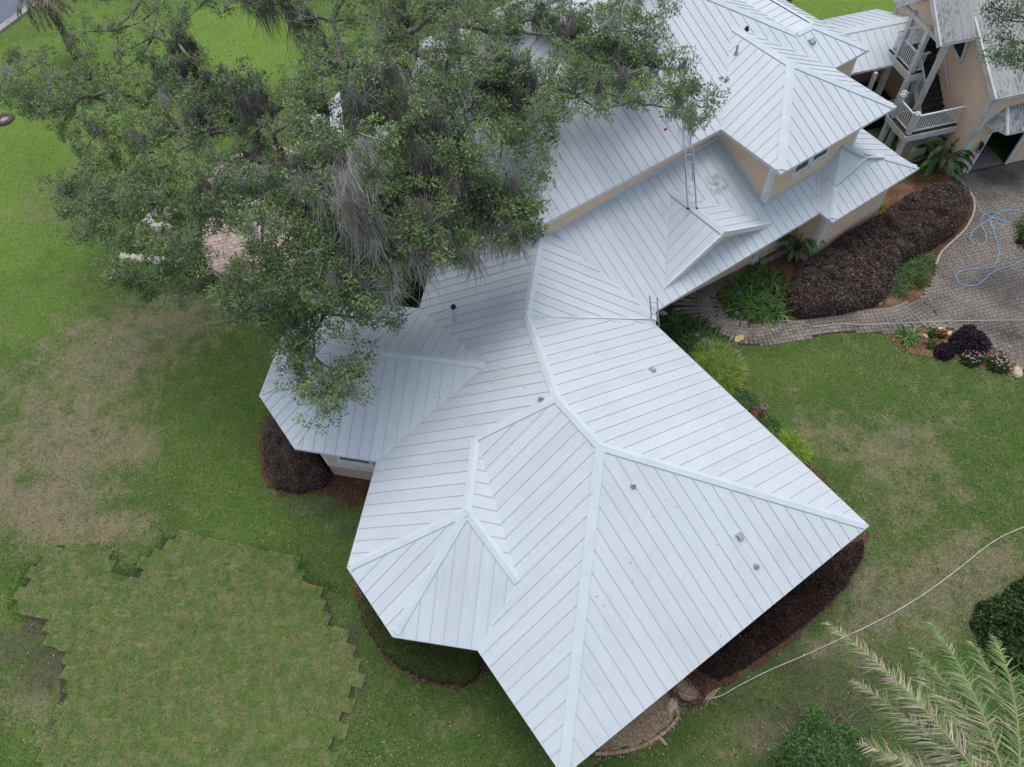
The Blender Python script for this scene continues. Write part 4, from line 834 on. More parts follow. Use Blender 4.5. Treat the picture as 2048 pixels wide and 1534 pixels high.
x = rng.uniform(xs.min(), xs.max(), n); y = rng.uniform(max(ys.min(), -2), ys.max(), n); k = (inpoly(x, y, sodxy) | (edist(x, y, sodxy) < .22)) & inview(x, y, 0, 60)[0]; kk = np.zeros(len(x), bool); sg = set((int(a_ // .1), int(b_ // .1)) for px0, py0 in sl_ for a_ in np.arange(px0 - .3, px0 + .31, .09) for b_ in np.arange(py0 - .2, py0 + .21, .09)); kk = np.array([(int(a_ // .1), int(b_ // .1)) in sg for a_, b_ in zip(x, y)]); k &= kk; x, y = x[k], y[k]; n = len(x)
mixs = np.clip(fbm(x, y, .33, 40) * 2.8 - 1.65 + (fbm(x, y, 1.9, 44) - .5) * .7, 0, 1)[:, None]; c = np.array([.115, .185, .052]) * (1 - mixs) + np.array([.32, .285, .15]) * mixs
grass_obj('sod_grass', x, y, .045, c * rng.uniform(.55, 1.5, (n, 1)), rng.uniform(.04, .085, n), .018)
# taller unmown grass around the sod
n = 24000; i = rng.integers(0, len(SODP), n); tt = rng.uniform(0, 1, n); A = np.array([[p.x, p.y] for p in SODP]); B_ = np.roll(A, -1, 0); xy = A[i] + (B_[i] - A[i]) * tt[:, None] + rng.normal(0, .2, (n, 2))
k = ~inpoly(xy[:, 0], xy[:, 1], sodxy) & (vnoise(xy[:, 0], xy[:, 1], 1.3, 8) > .42) & inview(xy[:, 0], xy[:, 1], 0, 40)[0] & (xy[:, 1] > P(0, 1250).y); xy = xy[k]; n = len(xy)
grass_obj('tall_grass', xy[:, 0], xy[:, 1], 0, colvar((.11, .22, .055), n), rng.uniform(.08, .19, n), .018)
#MARK_PLANTS
# ================================================================== OAK
def ell(px, py, lst):
    k = np.zeros(np.shape(px), bool)
    for a, b, rx, ry in lst: k |= ((px - a) / rx) ** 2 + ((py - b) / ry) ** 2 < 1
    return k
def unproj(px, py, z):
    pts = np.stack([(px - CX) / FPX, (py - CY) / FPX, np.ones(len(px))], 1) @ RM.T; t_ = (z - CAMH) / pts[:, 2]; return pts * t_[:, None] + O
def clusters(cen, rad, per, nl, L_=.085, cr=.16, flat=.75):
    """leaf clusters through blob volumes -> base, axis, normal, blob index"""
    nb = len(cen); n = nb * per; bi = np.repeat(np.arange(nb), per)
    d = unit(rng.normal(0, 1, (n, 3))) * (rng.uniform(0, 1, (n, 1)) ** .45); d[:, 2] *= flat; cc = cen[bi] + d * rad[bi][:, None]
    ci = np.repeat(np.arange(n), nl); m = len(ci); ax = unit(rng.normal(0, 1, (m, 3)) + np.array([0, 0, .15])); base = cc[ci] + ax * rng.uniform(.0, cr, (m, 1)) * .55 + rng.normal(0, cr * .25, (m, 3))
    nr = unit(rng.normal(0, .6, (m, 3)) + np.array([0, 0, 1.])); return base, ax, nr, bi[ci], ci
def tubes_np(name, A, B_, ra, rb, m, parent, sides=4, jit=.06):
    """many two-segment tapering twigs"""
    n = len(A); mid = (A + B_) / 2 + rng.normal(0, 1, (n, 3)) * (np.linalg.norm(B_ - A, axis=1)[:, None] * jit); pts = np.stack([A, mid, B_], 1); r = np.stack([ra, (ra + rb) / 2, rb], 1)
    t_ = unit(B_ - A); x = unit(np.cross(t_, np.where(np.abs(t_[:, 2:3]) < .9, np.array([[0, 0, 1.]]), np.array([[1., 0, 0]])))); y = np.cross(t_, x); V = np.empty((n, 3, sides, 3))
    for k in range(sides):
        a = 2 * math.pi * k / sides; V[:, :, k] = pts + (x * math.cos(a) + y * math.sin(a))[:, None] * r[:, :, None]
    idx = np.arange(n * 3 * sides).reshape(n, 3, sides); nx_ = np.roll(idx, -1, 2)
    F = np.stack([idx[:, :-1], nx_[:, :-1], nx_[:, 1:], idx[:, 1:]], -1).reshape(-1, 4); return mknp(name, V.reshape(-1, 3), F, m, parent, smooth=True)
CROWN = [(0, 130), (60, 110), (130, 60), (150, 0), (150, -90), (1340, -90), (1350, 60), (1380, 80), (1400, 130), (1420, 190), (1410, 245), (1370, 250), (1345, 215), (1290, 195), (1240, 190), (1200, 225), (1215, 285), (1180, 275), (1150, 215), (1100, 290), (1075, 330), (1085, 400), (1060, 400), (1075, 440), (1060, 465), (1000, 465), (960, 490), (900, 525), (850, 520), (800, 500), (800, 560), (760, 600), (690, 640), (650, 660), (560, 655), (480, 635), (430, 590), (330, 600), (280, 570), (200, 545), (240, 500), (140, 470), (110, 380), (160, 300), (110, 240), (30, 200)]
HOLES = [(490, 88, 95, 52), (560, 110, 40, 40), (430, 60, 40, 30), (1085, 85, 42, 36), (670, 190, 20, 32), (680, 248, 30, 22), (725, 80, 20, 22), (1150, 235, 40, 30), (440, 485, 62, 48), (548, 470, 20, 22), (925, 362, 26, 30), (1035, 330, 32, 40), (320, 440, 28, 18), (560, 225, 14, 10), (530, 170, 16, 10), (1300, 232, 45, 22), (380, 545, 34, 22), (270, 520, 40, 12), (1000, 300, 22, 22), (1120, 140, 12, 20)]
pts = []
for _ in range(26000):
    a, b = random.uniform(-40, 1430), random.uniform(-90, 680)
    sp = 30 + 10 * (b < 150)
    if not any((a - q[0]) ** 2 + (b - q[1]) ** 2 < sp * sp for q in pts): pts.append((a, b))
pts = np.array(pts); k = inpoly(pts[:, 0], pts[:, 1], CROWN) & ~ell(pts[:, 0], pts[:, 1], HOLES); pts = pts[k]
# the low branch over the octagon roof
br = np.array([(600, 690), (625, 705), (660, 730), (690, 745), (715, 735), (585, 735), (610, 750), (650, 765), (590, 770), (625, 790), (665, 790), (700, 780), (640, 810), (730, 720), (575, 705), (790, 640), (760, 625), (610, 660), (580, 670)]); lf_ = np.array([(-30, 140), (5, 150), (40, 140), (75, 150), (20, 175), (60, 185), (95, 170), (-10, 180), (110, 205), (80, 215), (30, 120), (130, 170), (150, 210), (120, 140), (160, 150), (45, 205), (180, 180), (-40, 165), (890, 20), (920, 50), (950, 25), (985, 55), (1010, 20), (930, 95), (970, 100), (1000, 130), (900, 80), (1040, 30), (1150, 60), (1180, 30), (1210, 70), (1170, 110), (1240, 40), (1270, 90), (1130, 15), (1160, 150), (1300, 60)]); pts = np.concatenate([pts, lf_ + rng.normal(0, 6, lf_.shape)]); pts = np.concatenate([pts, br + rng.normal(0, 4, br.shape)])
dd = np.hypot(pts[:, 0] - 760, (pts[:, 1] - 240) * 1.1); hz = np.maximum(11.2 - 4.6 * (dd / 620) ** 1.4, 4.6) + rng.normal(0, .55, len(pts)); hz[-len(br):] = rng.uniform(6.9, 7.6, len(br)); hz = np.where((pts[:, 0] > 1000), np.maximum(hz, 9.4 + rng.normal(0, .3, len(pts))), hz)
cen = unproj(pts[:, 0], pts[:, 1], hz); nb = len(cen)
oak = thing('oak_tree', 'huge live oak hung with grey moss spreading over the house roof', 'tree', P(780, 575, 0))
tb = np.array(P(780, 575, 0)); tt_ = tb + np.array([-1.2, 1.6, 4.2]); core = [tt_]; par = {}
# limbs: greedy tree over the blob centres
nodes = [tuple(tt_)]; plen = [0.]; parent_i = [-1]; order_ = np.argsort(np.linalg.norm(cen - tt_, axis=1)); nidx = {}
for i in order_:
    c = cen[i] - np.array([0, 0, .25]); N_ = np.array(nodes); d = np.linalg.norm(N_ - c, axis=1); j = int(np.argmin(d + .35 * np.array(plen))); nodes.append(tuple(c)); plen.append(plen[j] + d[j]); parent_i.append(j)
cnt = [1] * len(nodes)
for i in range(len(nodes) - 1, 0, -1): cnt[parent_i[i]] += cnt[i]
N_ = np.array(nodes); rr = .013 * np.array(cnt) ** .52; pi_ = np.array(parent_i[1:]); 
tubes_np('limbs', N_[pi_], N_[1:], np.minimum(rr[pi_], .32), rr[1:], 'bark', oak, 7, .05)
MB().tube(smooth_path([tb + np.array([0, 0, -.1]), tb + np.array([-.1, .2, .9]), tb + np.array([-.5, .7, 2.4]), tt_], 4), [.75, .68, .62, .58, .55, .53, .51, .5, .48, .46, .44, .42, .4], 12).build('trunk', 'bark', oak, True)
# twigs
nt_ = 14; bi = np.repeat(np.arange(nb), nt_); dv_ = unit(rng.normal(0, 1, (len(bi), 3))) * np.array([1, 1, .6]); tubes_np('twigs', cen[bi] - np.array([0, 0, .2]) + rng.normal(0, .08, (len(bi), 3)), cen[bi] + dv_ * rng.uniform(.35, .95, (len(bi), 1)), np.full(len(bi), .013), np.full(len(bi), .004), 'twig', oak, 3, .14)
rad = rng.uniform(.46, .78, nb) * (1 + .15 * (pts[:, 1] < 200)); thin = ell(pts[:, 0], pts[:, 1], [(150, 180, 190, 110), (330, 300, 130, 90), (1330, 120, 110, 140), (640, 745, 110, 90)])
BARE = [(722, 400, 45, 70), (735, 500, 40, 70), (550, 260, 45, 70), (700, 350, 40, 60), (650, 15, 60, 35), (560, 330, 50, 30), (70, 150, 70, 30), (400, 300, 90, 60)]
def tufts(cen, rad, k, m, tr=.15, flat=.75):
    nb = len(cen); n = nb * k; bi = np.repeat(np.arange(nb), k); d = unit(rng.normal(0, 1, (n, 3))) * (rng.uniform(.25, 1, (n, 1)) ** .5); d[:, 2] *= flat; cc = cen[bi] + d * rad[bi][:, None]
    ti = np.repeat(np.arange(n), m); ax = unit(rng.normal(0, 1, (len(ti), 3)) + np.array([0, 0, .35])); r_ = rng.uniform(0, 1, (len(ti), 1)) ** .6 * tr
    return cc[ti] + ax * r_ * np.array([1.25, 1.25, .8]), unit(ax + rng.normal(0, .5, ax.shape)), unit(rng.normal(0, .55, ax.shape) + np.array([0, 0, 1.])), bi[ti], ti, cc, bi
base, ax, nr, bi, ti, tc, tbi = tufts(cen, rad, 17, 28)
bare = ell(pts[:, 0], pts[:, 1], BARE); td = rng.uniform(0, 1, len(tc)); keep = ~((thin[bi] & (td[ti] < .12)) | (bare[bi] & (td[ti] < .55)) | ((bi >= nb - len(br)) & (td[ti] < .5))); base, ax, nr, bi, ti = base[keep], ax[keep], nr[keep], bi[keep], ti[keep]
tone = rng.beta(1.5, 2.4, nb); hgt = np.clip((tc[:, 2] - cen[tbi][:, 2]) / .5, -1, 1) * .08; tt2 = np.clip(tone[tbi] * .75 + rng.beta(1.3, 3, len(tc)) * .5 + hgt, 0, 1)[ti][:, None]
lc_ = np.array([.078, .138, .058]) * (1 - tt2) + np.array([.26, .375, .145]) * tt2; lc_ = lc_ * rng.uniform(.6, 1.4, (len(lc_), 1))
leafmesh('crown', base, ax, nr, rng.uniform(.09, .145, len(base)), rng.uniform(.042, .064, len(base)), lc_, 'leaf', oak)
k = rng.uniform(0, 1, len(tc)) < .55; A_ = cen[tbi[k]] - np.array([0, 0, .1]); stuff(tubes_np('twiglets', A_ + (tc[k] - A_) * .25, tc[k] + rng.normal(0, .12, (k.sum(), 3)) + np.array([0, 0, .06]), np.full(k.sum(), .016), np.full(k.sum(), .005), 'twig', oak, 3, .12))
# spanish moss
MOSS = [(720, 410, 42, 90, 1.7, 1.7), (735, 500, 38, 65, 1.7, 1.6), (690, 520, 40, 50, 1., .9), (860, 280, 35, 80, 1.6, .5), (1010, 170, 40, 60, 1.7, .5), (545, 12, 70, 40, 1.8, .42), (380, 100, 40, 60, 1.6, .4), (1000, 400, 50, 60, 1.3, .8), (900, 490, 60, 50, 1.1, .85), (1250, 110, 50, 50, 1.0, .6), (1170, 250, 30, 40, 1.2, .7), (620, 330, 40, 60, 1., 1.), (420, 190, 35, 45, 1.3, .5), (790, 420, 50, 60, 1.2, .8), (640, 685, 40, 25, .5, .9), (1370, 220, 40, 20, .5, 1.), (750, 160, 60, 60, .9, .8), (480, 210, 40, 35, .9, .5), (430, 400, 50, 30, .8, .6), (1120, 60, 50, 40, .7, .6), (820, 30, 50, 50, 1.3, .55), (830, 540, 40, 30, .6, .9)]
prob = np.full(nb, .15); mlen = np.full(nb, .55); mton = rng.uniform(.7, 1.3, nb)
for a, b, rx, ry, l_, tn_ in MOSS:
    k = ((pts[:, 0] - a) / rx) ** 2 + ((pts[:, 1] - b) / ry) ** 2 < 1.1; prob[k] = 1.; mlen[k] = np.maximum(mlen[k], l_); mton[k] = tn_
sel = np.where(rng.uniform(0, 1, nb) < prob)[0]; P0, LL, CC = [], [], []
for i in sel:
    for _ in range(random.choice((1, 2)) if prob[i] < 1 else random.choice((4, 5, 6))):
        o_ = cen[i] + np.array([0, 0, .3 if mton[i] > 1.2 else 0.]) + rng.normal(0, .3, 3) * np.array([1, 1, .5]); m_ = 80; sp = rng.normal(0, 1, (m_, 3)) * np.array([.12, .12, .14]); tone_ = mton[i] * random.uniform(.8, 1.2)
        P0.append(o_ + sp); LL.append(mlen[i] * random.uniform(.6, 1.15) * rng.uniform(.25, 1.05, m_)); CC.append(np.array([.34, .33, .305]) * tone_ * rng.uniform(.7, 1.3, (m_, 1)))
P0, LL, CC = np.concatenate(P0), np.concatenate(LL), np.concatenate(CC)
ribbons('spanish_moss', P0, np.tile([[0, 0, -1.]], (len(P0), 1)) + rng.normal(0, .12, (len(P0), 3)), LL * 1.15, rng.uniform(.01, .026, len(P0)), .3, CC, 'blade', oak, 6, .17)['kind'] = 'stuff'
# ---- other trees at the frame edges
def leafy_tree(name, label, base, top, blobs_, col0, col1, r0=.3, per=34, nl=9, Ls=(.08, .13), trunkmat='bark'):
    t_ = thing(name, label, 'tree', base); base, top = Vector(base), Vector(top)
    MB().tube(smooth_path([base - Vector((0, 0, .1)), base.lerp(top, .5) + Vector((.15, .1, 0)), top], 5), [r0 * (1 - .045 * i) for i in range(11)], 10).build('trunk', trunkmat, t_, True)
    c = np.array([list(b[0]) for b in blobs_]); r = np.array([b[1] for b in blobs_]); A = np.tile(np.array([list(top)]), (len(c), 1)); tubes_np('limbs', A, c, np.full(len(c), r0 * .3), np.full(len(c), .02), trunkmat, t_, 5, .06)
    b, ax, nr, bi, ci = clusters(c, r, per, nl, cr=.2); tn_ = np.clip(rng.beta(1.5, 2, len(c))[bi] + rng.normal(0, .2, ci.max() + 1)[ci], 0, 1)[:, None]
    bi2 = np.repeat(np.arange(len(c)), 10); tubes_np('twigs', c[bi2], c[bi2] + rng.normal(0, .5, (len(bi2), 3)) * r[bi2][:, None], np.full(len(bi2), .012), np.full(len(bi2), .004), 'twig', t_, 3, .12)['kind'] = 'stuff'
    leafmesh('crown', b, ax, nr, rng.uniform(*Ls, len(b)), rng.uniform(.036, .055, len(b)), (np.array(col0) * (1 - tn_) + np.array(col1) * tn_) * rng.uniform(.65, 1.35, (len(b), 1)), 'leaf', t_); return t_
bl = [(P(a, b, 9.2 + random.uniform(-.4, .4)), random.uniform(.4, .6)) for a, b in ((1985, 15), (2005, 40), (2030, 20), (2060, 50), (2000, 75), (2030, 90), (2050, 115), (2020, 120), (1990, 110), (2065, 10), (2010, -20), (2090, 90), (2100, 30))]
leafy_tree('oak_tree', 'leafy oak branch hanging over the weathered garage roof', P(2330, 330, 0), P(2180, 60, 8.2), bl, (.05, .09, .04), (.12, .2, .07), .28)
bt = P(1550, 62, 0); bl = [(bt + Vector((random.uniform(-3, 3), random.uniform(-2.5, 3), 11.5 + random.uniform(-.8, 2))), random.uniform(.7, 1.1)) for _ in range(40)]
leafy_tree('oak_tree', 'thick dark trunk rising behind the upper roof edge', bt, bt + Vector((.1, .1, 10.5)), bl, (.03, .06, .025), (.1, .16, .05), .48)
bl = [(P(a, b, z), r) for a, b, z, r in ((2050, 455, 2.6, .45), (2058, 475, 2.3, .5), (2075, 440, 2.8, .6), (2080, 490, 2.4, .6), (2045, 480, 2., .35), (2110, 460, 3., .7))]
leafy_tree('small_tree', 'dense small green tree at the driveway edge, cut by the right border', P(2110, 520, 0), P(2095, 470, 2.2), bl, (.03, .06, .02), (.09, .17, .045), .08, 90, 8, (.06, .1))
# ================================================================== HEDGES AND SHRUBS
def hedge(name, label, cat, poly, height, cols, n, core='core_green', L_=(.05, .09), rnd=.55, wide=.55, stemmed=True, rough=.36, group=None):
    px = np.array([[p.x, p.y] for p in poly]); pl = [tuple(q) for q in px]; c0 = px.mean(0); t_ = thing(name, label, cat, (c0[0], c0[1], 0), group); res = .14
    ax = np.arange(px[:, 0].min() - .1, px[:, 0].max() + .1, res); ay = np.arange(px[:, 1].min() - .1, px[:, 1].max() + .1, res)
    def hf(x, y):
        e = np.where(inpoly(x, y, pl), edist(x, y, pl), 0); k = np.clip(e / rnd, 0, 1); return height * np.sqrt(np.clip(1 - (1 - k) ** 2, 0, 1)) * (1 - rough / 2 + rough * (fbm(x, y, .9, 31) - .5) * 2 + rough * .8 * (vnoise(x, y, .28, 7) - .5))
    gx, gy = np.meshgrid(ax, ay); z = hf(gx.ravel(), gy.ravel()) * .93 - .05; V = np.stack([gx.ravel(), gy.ravel(), z], 1); id_ = np.arange(len(V)).reshape(gx.shape); F = np.stack([id_[:-1, :-1], id_[:-1, 1:], id_[1:, 1:], id_[1:, :-1]], -1).reshape(-1, 4); F = F[(z[F] > 0).any(1)]
    mknp('branch_mass', V, F, core, t_, smooth=True)
    x = rng.uniform(px[:, 0].min(), px[:, 0].max(), n * 3); y = rng.uniform(px[:, 1].min(), px[:, 1].max(), n * 3); k = inpoly(x, y, pl); x, y = x[k][:n], y[k][:n]; m = len(x)
    side = rng.uniform(0, 1, m) < .3
    # push a share of the leaves to the flanks
    e = edist(x, y, pl); zt = hf(x, y); gxv = (hf(x + .06, y) - hf(x - .06, y)) / .12; gyv = (hf(x, y + .06) - hf(x, y - .06)) / .12
    nr = unit(np.stack([-gxv, -gyv, np.ones(m)], 1)); zz = zt + rng.normal(0, .035, m) - np.where(rng.uniform(0, 1, m) < .3, rng.uniform(0, .14, m), 0) + np.where(rng.uniform(0, 1, m) < .1, rng.uniform(0, .12, m), 0)
    ax_ = unit(nr * .5 + rng.normal(0, .7, (m, 3))); ln = rng.uniform(*L_, m); cl_ = np.array(cols); patch = np.clip(fbm(x, y, 1.4, 12) * 2.2 - .6, 0, 1); ki = np.where(rng.uniform(0, 1, m) < patch * .75, rng.integers(len(cl_) // 2, len(cl_), m), rng.integers(0, max(1, len(cl_) // 2 + 1), m))
    leafmesh('foliage', np.stack([x, y, np.maximum(zz, .01)], 1), ax_, unit(nr + rng.normal(0, .5, (m, 3))), ln, ln * wide, cl_[ki] * rng.uniform(.6, 1.4, (m, 1)), 'leaf', t_)
    return t_
PUR = [(.15, .1, .095), (.19, .13, .122), (.11, .076, .073), (.165, .135, .1), (.145, .135, .092), (.28, .22, .21)]
hedge('loropetalum_hedge', 'long clipped purple brown hedge curving beside the driveway kerb', 'hedge', XY([(1572, 585), (1600, 530), (1660, 490), (1740, 440), (1800, 400), (1860, 378), (1905, 378), (1938, 396), (1938, 425), (1915, 455), (1870, 485), (1800, 520), (1790, 560), (1770, 595), (1690, 615), (1610, 625), (1575, 612)], .45), 1.15, PUR, 85000, 'core_purple', (.06, .11), .5)
hedge('loropetalum_shrub', 'rounded dark purple shrub at the corner of the octagonal room', 'shrub', XY([(545, 840), (590, 850), (630, 900), (655, 945), (640, 965), (590, 975), (545, 965), (525, 930), (522, 880)], .5), 1.25, PUR, 32000, 'core_purple', (.045, .085), .75)
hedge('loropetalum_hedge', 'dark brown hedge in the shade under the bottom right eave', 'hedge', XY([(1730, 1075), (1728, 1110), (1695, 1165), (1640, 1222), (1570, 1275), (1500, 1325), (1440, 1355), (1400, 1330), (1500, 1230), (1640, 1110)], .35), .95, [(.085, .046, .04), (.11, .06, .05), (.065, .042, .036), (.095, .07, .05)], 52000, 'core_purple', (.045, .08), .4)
BOX = [(.115, .15, .04), (.145, .185, .05), (.175, .21, .065), (.09, .125, .036)]
hedge('boxwood_hedge', 'curved clipped green boxwood hedge under the bottom left bay', 'hedge', XY([(728, 1170), (745, 1200), (790, 1245), (850, 1270), (960, 1290), (955, 1345), (930, 1365), (870, 1358), (810, 1335), (765, 1300), (735, 1255), (715, 1205)], .35), .8, BOX, 42000, 'core_green', (.03, .05), .3, rough=.1)
hedge('dark_shrub', 'dark glossy green shrub at the right border below the pale hose', 'shrub', XY([(2090, 1140), (2040, 1160), (2010, 1190), (1970, 1200), (1955, 1240), (1975, 1275), (1968, 1310), (2010, 1330), (2050, 1370), (2110, 1380)], .5), 1.4, [(.06, .12, .036), (.08, .15, .048), (.045, .085, .03), (.1, .18, .055)], 20000, 'core_green', (.08, .15), .8, rough=.75)
bl = [(P(a, b, z + random.uniform(-.2, .2)), r) for a, b, z, r in ((1560, 1510, .8, .3), (1590, 1475, 1., .32), (1620, 1455, 1.1, .3), (1650, 1450, 1.1, .34), (1690, 1460, 1., .3), (1600, 1510, 1.2, .38), (1640, 1500, 1.4, .4), (1680, 1510, 1.3, .36), (1570, 1545, .9, .35), (1620, 1550, 1.2, .4), (1670, 1550, 1.2, .4), (1715, 1490, .9, .28), (1630, 1430, .9, .2))]
leafy_tree('green_shrub', 'loose bright green leafy shrub left of the palm fronds at the bottom edge', P(1630, 1540, 0), P(1630, 1515, .8), bl, (.07, .16, .04), (.15, .29, .08), .04, 30, 9, (.09, .15))['category'] = 'shrub'
sx0 = np.array([list(P(random.uniform(1540, 1760), random.uniform(1420, 1534), 0)) for _ in range(90)]); dt = tag(tubes_np('dry_stems', sx0, sx0 + rng.normal(0, 1, (90, 3)) * np.array([.5, .5, .2]) + np.array([0, 0, 1.1]), np.full(90, .012), np.full(90, .004), 'twig', None, 4, .08), 'tangle of bare grey stems around the bright green shrub', 'stems'); stuff(dt)
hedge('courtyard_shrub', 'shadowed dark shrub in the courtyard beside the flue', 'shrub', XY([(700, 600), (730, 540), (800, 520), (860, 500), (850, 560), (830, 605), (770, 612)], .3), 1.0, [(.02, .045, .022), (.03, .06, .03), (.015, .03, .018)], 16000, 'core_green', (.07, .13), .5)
# ---- strap leaved clumps
def straps(name, label, cat, poly, n, length, width, col, flowers=(), fcol=(.3, .33, .62), upr=1., droop=1.6, group=None):
    px = np.array([[p.x, p.y] for p in poly]); pl = [tuple(q) for q in px]; c0 = px.mean(0); t_ = thing(name, label, cat, (c0[0], c0[1], 0), group)
    nc = max(1, n // 26); cx = rng.uniform(px[:, 0].min(), px[:, 0].max(), nc * 6); cy = rng.uniform(px[:, 1].min(), px[:, 1].max(), nc * 6); k = inpoly(cx, cy, pl); cx, cy = cx[k][:nc], cy[k][:nc]
    i = rng.integers(0, len(cx), n); a = rng.uniform(0, 6.3, n); p0 = np.stack([cx[i] + rng.normal(0, .04, n), cy[i] + rng.normal(0, .04, n), np.full(n, .01)], 1)
    d = np.stack([np.cos(a), np.sin(a), rng.uniform(.5, 1.8, n) * upr], 1); ribbons('leaves', p0, d, length * rng.uniform(.6, 1.15, n), width * rng.uniform(.7, 1.2, n), droop * rng.uniform(.5, 1.2, n), colvar(col, n, .5, .12), 'leaf', t_, 5, .03)
    for fx, fy in flowers:
        q = P(fx, fy, .75); st_ = MB().tube([Vector((q.x, q.y, 0)) + Vector((.08, 0, 0)), q], .008, 5).build('flower_stalk', 'stalk', t_)
        m = 46; dr = unit(rng.normal(0, 1, (m, 3))); leafmesh('flower_head', np.array(q)[None] + dr * .035, dr, rng.normal(0, 1, (m, 3)), .055, .028, colvar(fcol, m, .2, .06), 'leaf', t_)
    return t_
mat('stalk', (.06, .1, .03), .6)
AG = (.105, .215, .05)
straps('agapanthus_clump', 'broad bed of strap leaved agapanthus inside the path bend', 'plant', XY([(1455, 600), (1480, 570), (1515, 545), (1555, 560), (1570, 605), (1560, 630), (1510, 632), (1470, 618)], .1), 3000, .8, .055, AG, [(1478, 585), (1475, 626)])
straps('agapanthus_clump', 'dark agapanthus with pale blue flower heads below the ladder corner', 'plant', XY([(1335, 650), (1370, 640), (1400, 650), (1430, 672), (1450, 700), (1440, 712), (1400, 705), (1350, 680)], .1), 2600, .75, .055, (.065, .15, .04), [(1408, 680), (1422, 688), (1394, 670), (1473, 702)], (.42, .45, .72))
straps('agapanthus_clump', 'single agapanthus tuft with one lilac flower in the island bed', 'plant', XY([(1803, 668), (1815, 660), (1825, 668), (1822, 684), (1808, 684)], .05), 360, .6, .035, (.14, .24, .05), [(1826, 661), (1812, 650)], (.5, .48, .75))
straps('lime_fern', 'fluffy lime green fern clump against the right eave', 'plant', XY([(1402, 708), (1425, 702), (1455, 715), (1468, 740), (1465, 765), (1450, 775), (1425, 755), (1405, 730)], .1), 8000, .8, .016, (.27, .38, .085), upr=1.4, droop=1.2)
straps('lime_fern', 'lower lime green fern clump partly under the right eave', 'plant', XY([(1572, 870), (1590, 885), (1606, 908), (1598, 922), (1580, 905), (1566, 885)], .1), 2600, .55, .016, (.27, .38, .06), upr=1.4, droop=1.2)
straps('liriope', 'dark grassy liriope tuft beside the brown disc lamp', 'plant', XY([(1528, 842), (1545, 838), (1560, 850), (1558, 866), (1540, 860)], .05), 420, .45, .026, (.09, .2, .05))
straps('liriope', 'dark grassy liriope row above the brown disc lamp', 'plant', XY([(1475, 780), (1492, 788), (1508, 805), (1500, 816), (1482, 800)], .05), 480, .45, .026, (.075, .16, .045))
straps('day_lily', 'fine grassy clump along the driveway edge of the purple hedge', 'plant', XY([(1785, 560), (1810, 525), (1850, 505), (1862, 515), (1850, 545), (1820, 570), (1795, 590)], .1), 1900, .6, .024, (.1, .17, .05))
straps('lime_plant', 'small yellow green plant tucked under the bay wall', 'plant', XY([(1735, 410), (1755, 400), (1765, 412), (1745, 425)], .2), 160, .5, .05, (.2, .22, .03))
# broad leaved plants (strelitzia / canna)
def broad(name, label, base, stems, L_, W, col, group=None):
    t_ = thing(name, label, 'plant', base, group); mbs = MB(); B0 = Vector(base)
    for (a, h_, r_) in stems:
        top = B0 + Vector((math.cos(a) * r_, math.sin(a) * r_, h_)); mid = B0 + Vector((math.cos(a) * r_ * .3, math.sin(a) * r_ * .3, h_ * .55)); pth = smooth_path([B0, mid, top], 4); stem = MB().tube(pth, .018, 5).build('stem', 'stalk', t_)
        d = Vector((math.cos(a), math.sin(a), .25)).normalized(); s = Vector((-math.sin(a), math.cos(a), 0)); V, F = [], []; n = 7; p = top.copy()
        for i in range(n + 1):
            q = i / n; wv = W * math.sin(math.pi * min(1, .08 + q * .92)) ** .7 * .5; V += [p + s * wv + Vector((0, 0, wv * .35)), p, p - s * wv + Vector((0, 0, wv * .35))]; d = (d + Vector((0, 0, -.16))).normalized(); p = p + d * L_ / n
        for i in range(n): F += [(3 * i, 3 * i + 1, 3 * i + 4, 3 * i + 3), (3 * i + 1, 3 * i + 2, 3 * i + 5, 3 * i + 4)]
        cc = colvar(col, 1, .25, .1)[0]; mknp('leaf_blade', np.array([list(x) for x in V]), np.array(F), 'leaf', t_, np.tile(cc, (len(V), 1)), True)
    return t_
broad('strelitzia', 'broad leaved green plant at the garage corner below the stair', P(1868, 345, 0), [(random.uniform(0, 6.3), random.uniform(.8, 2.0), random.uniform(.3, .8)) for _ in range(34)] + [(.6, 2.0, .9)], .75, .26, (.035, .1, .03))
broad('strelitzia', 'broad leaved light green plant between the bay wall and purple hedge', P(1588, 512, 0), [(random.uniform(0, 6.3), random.uniform(.5, 1.5), random.uniform(.2, .6)) for _ in range(24)], .6, .22, (.08, .2, .05))
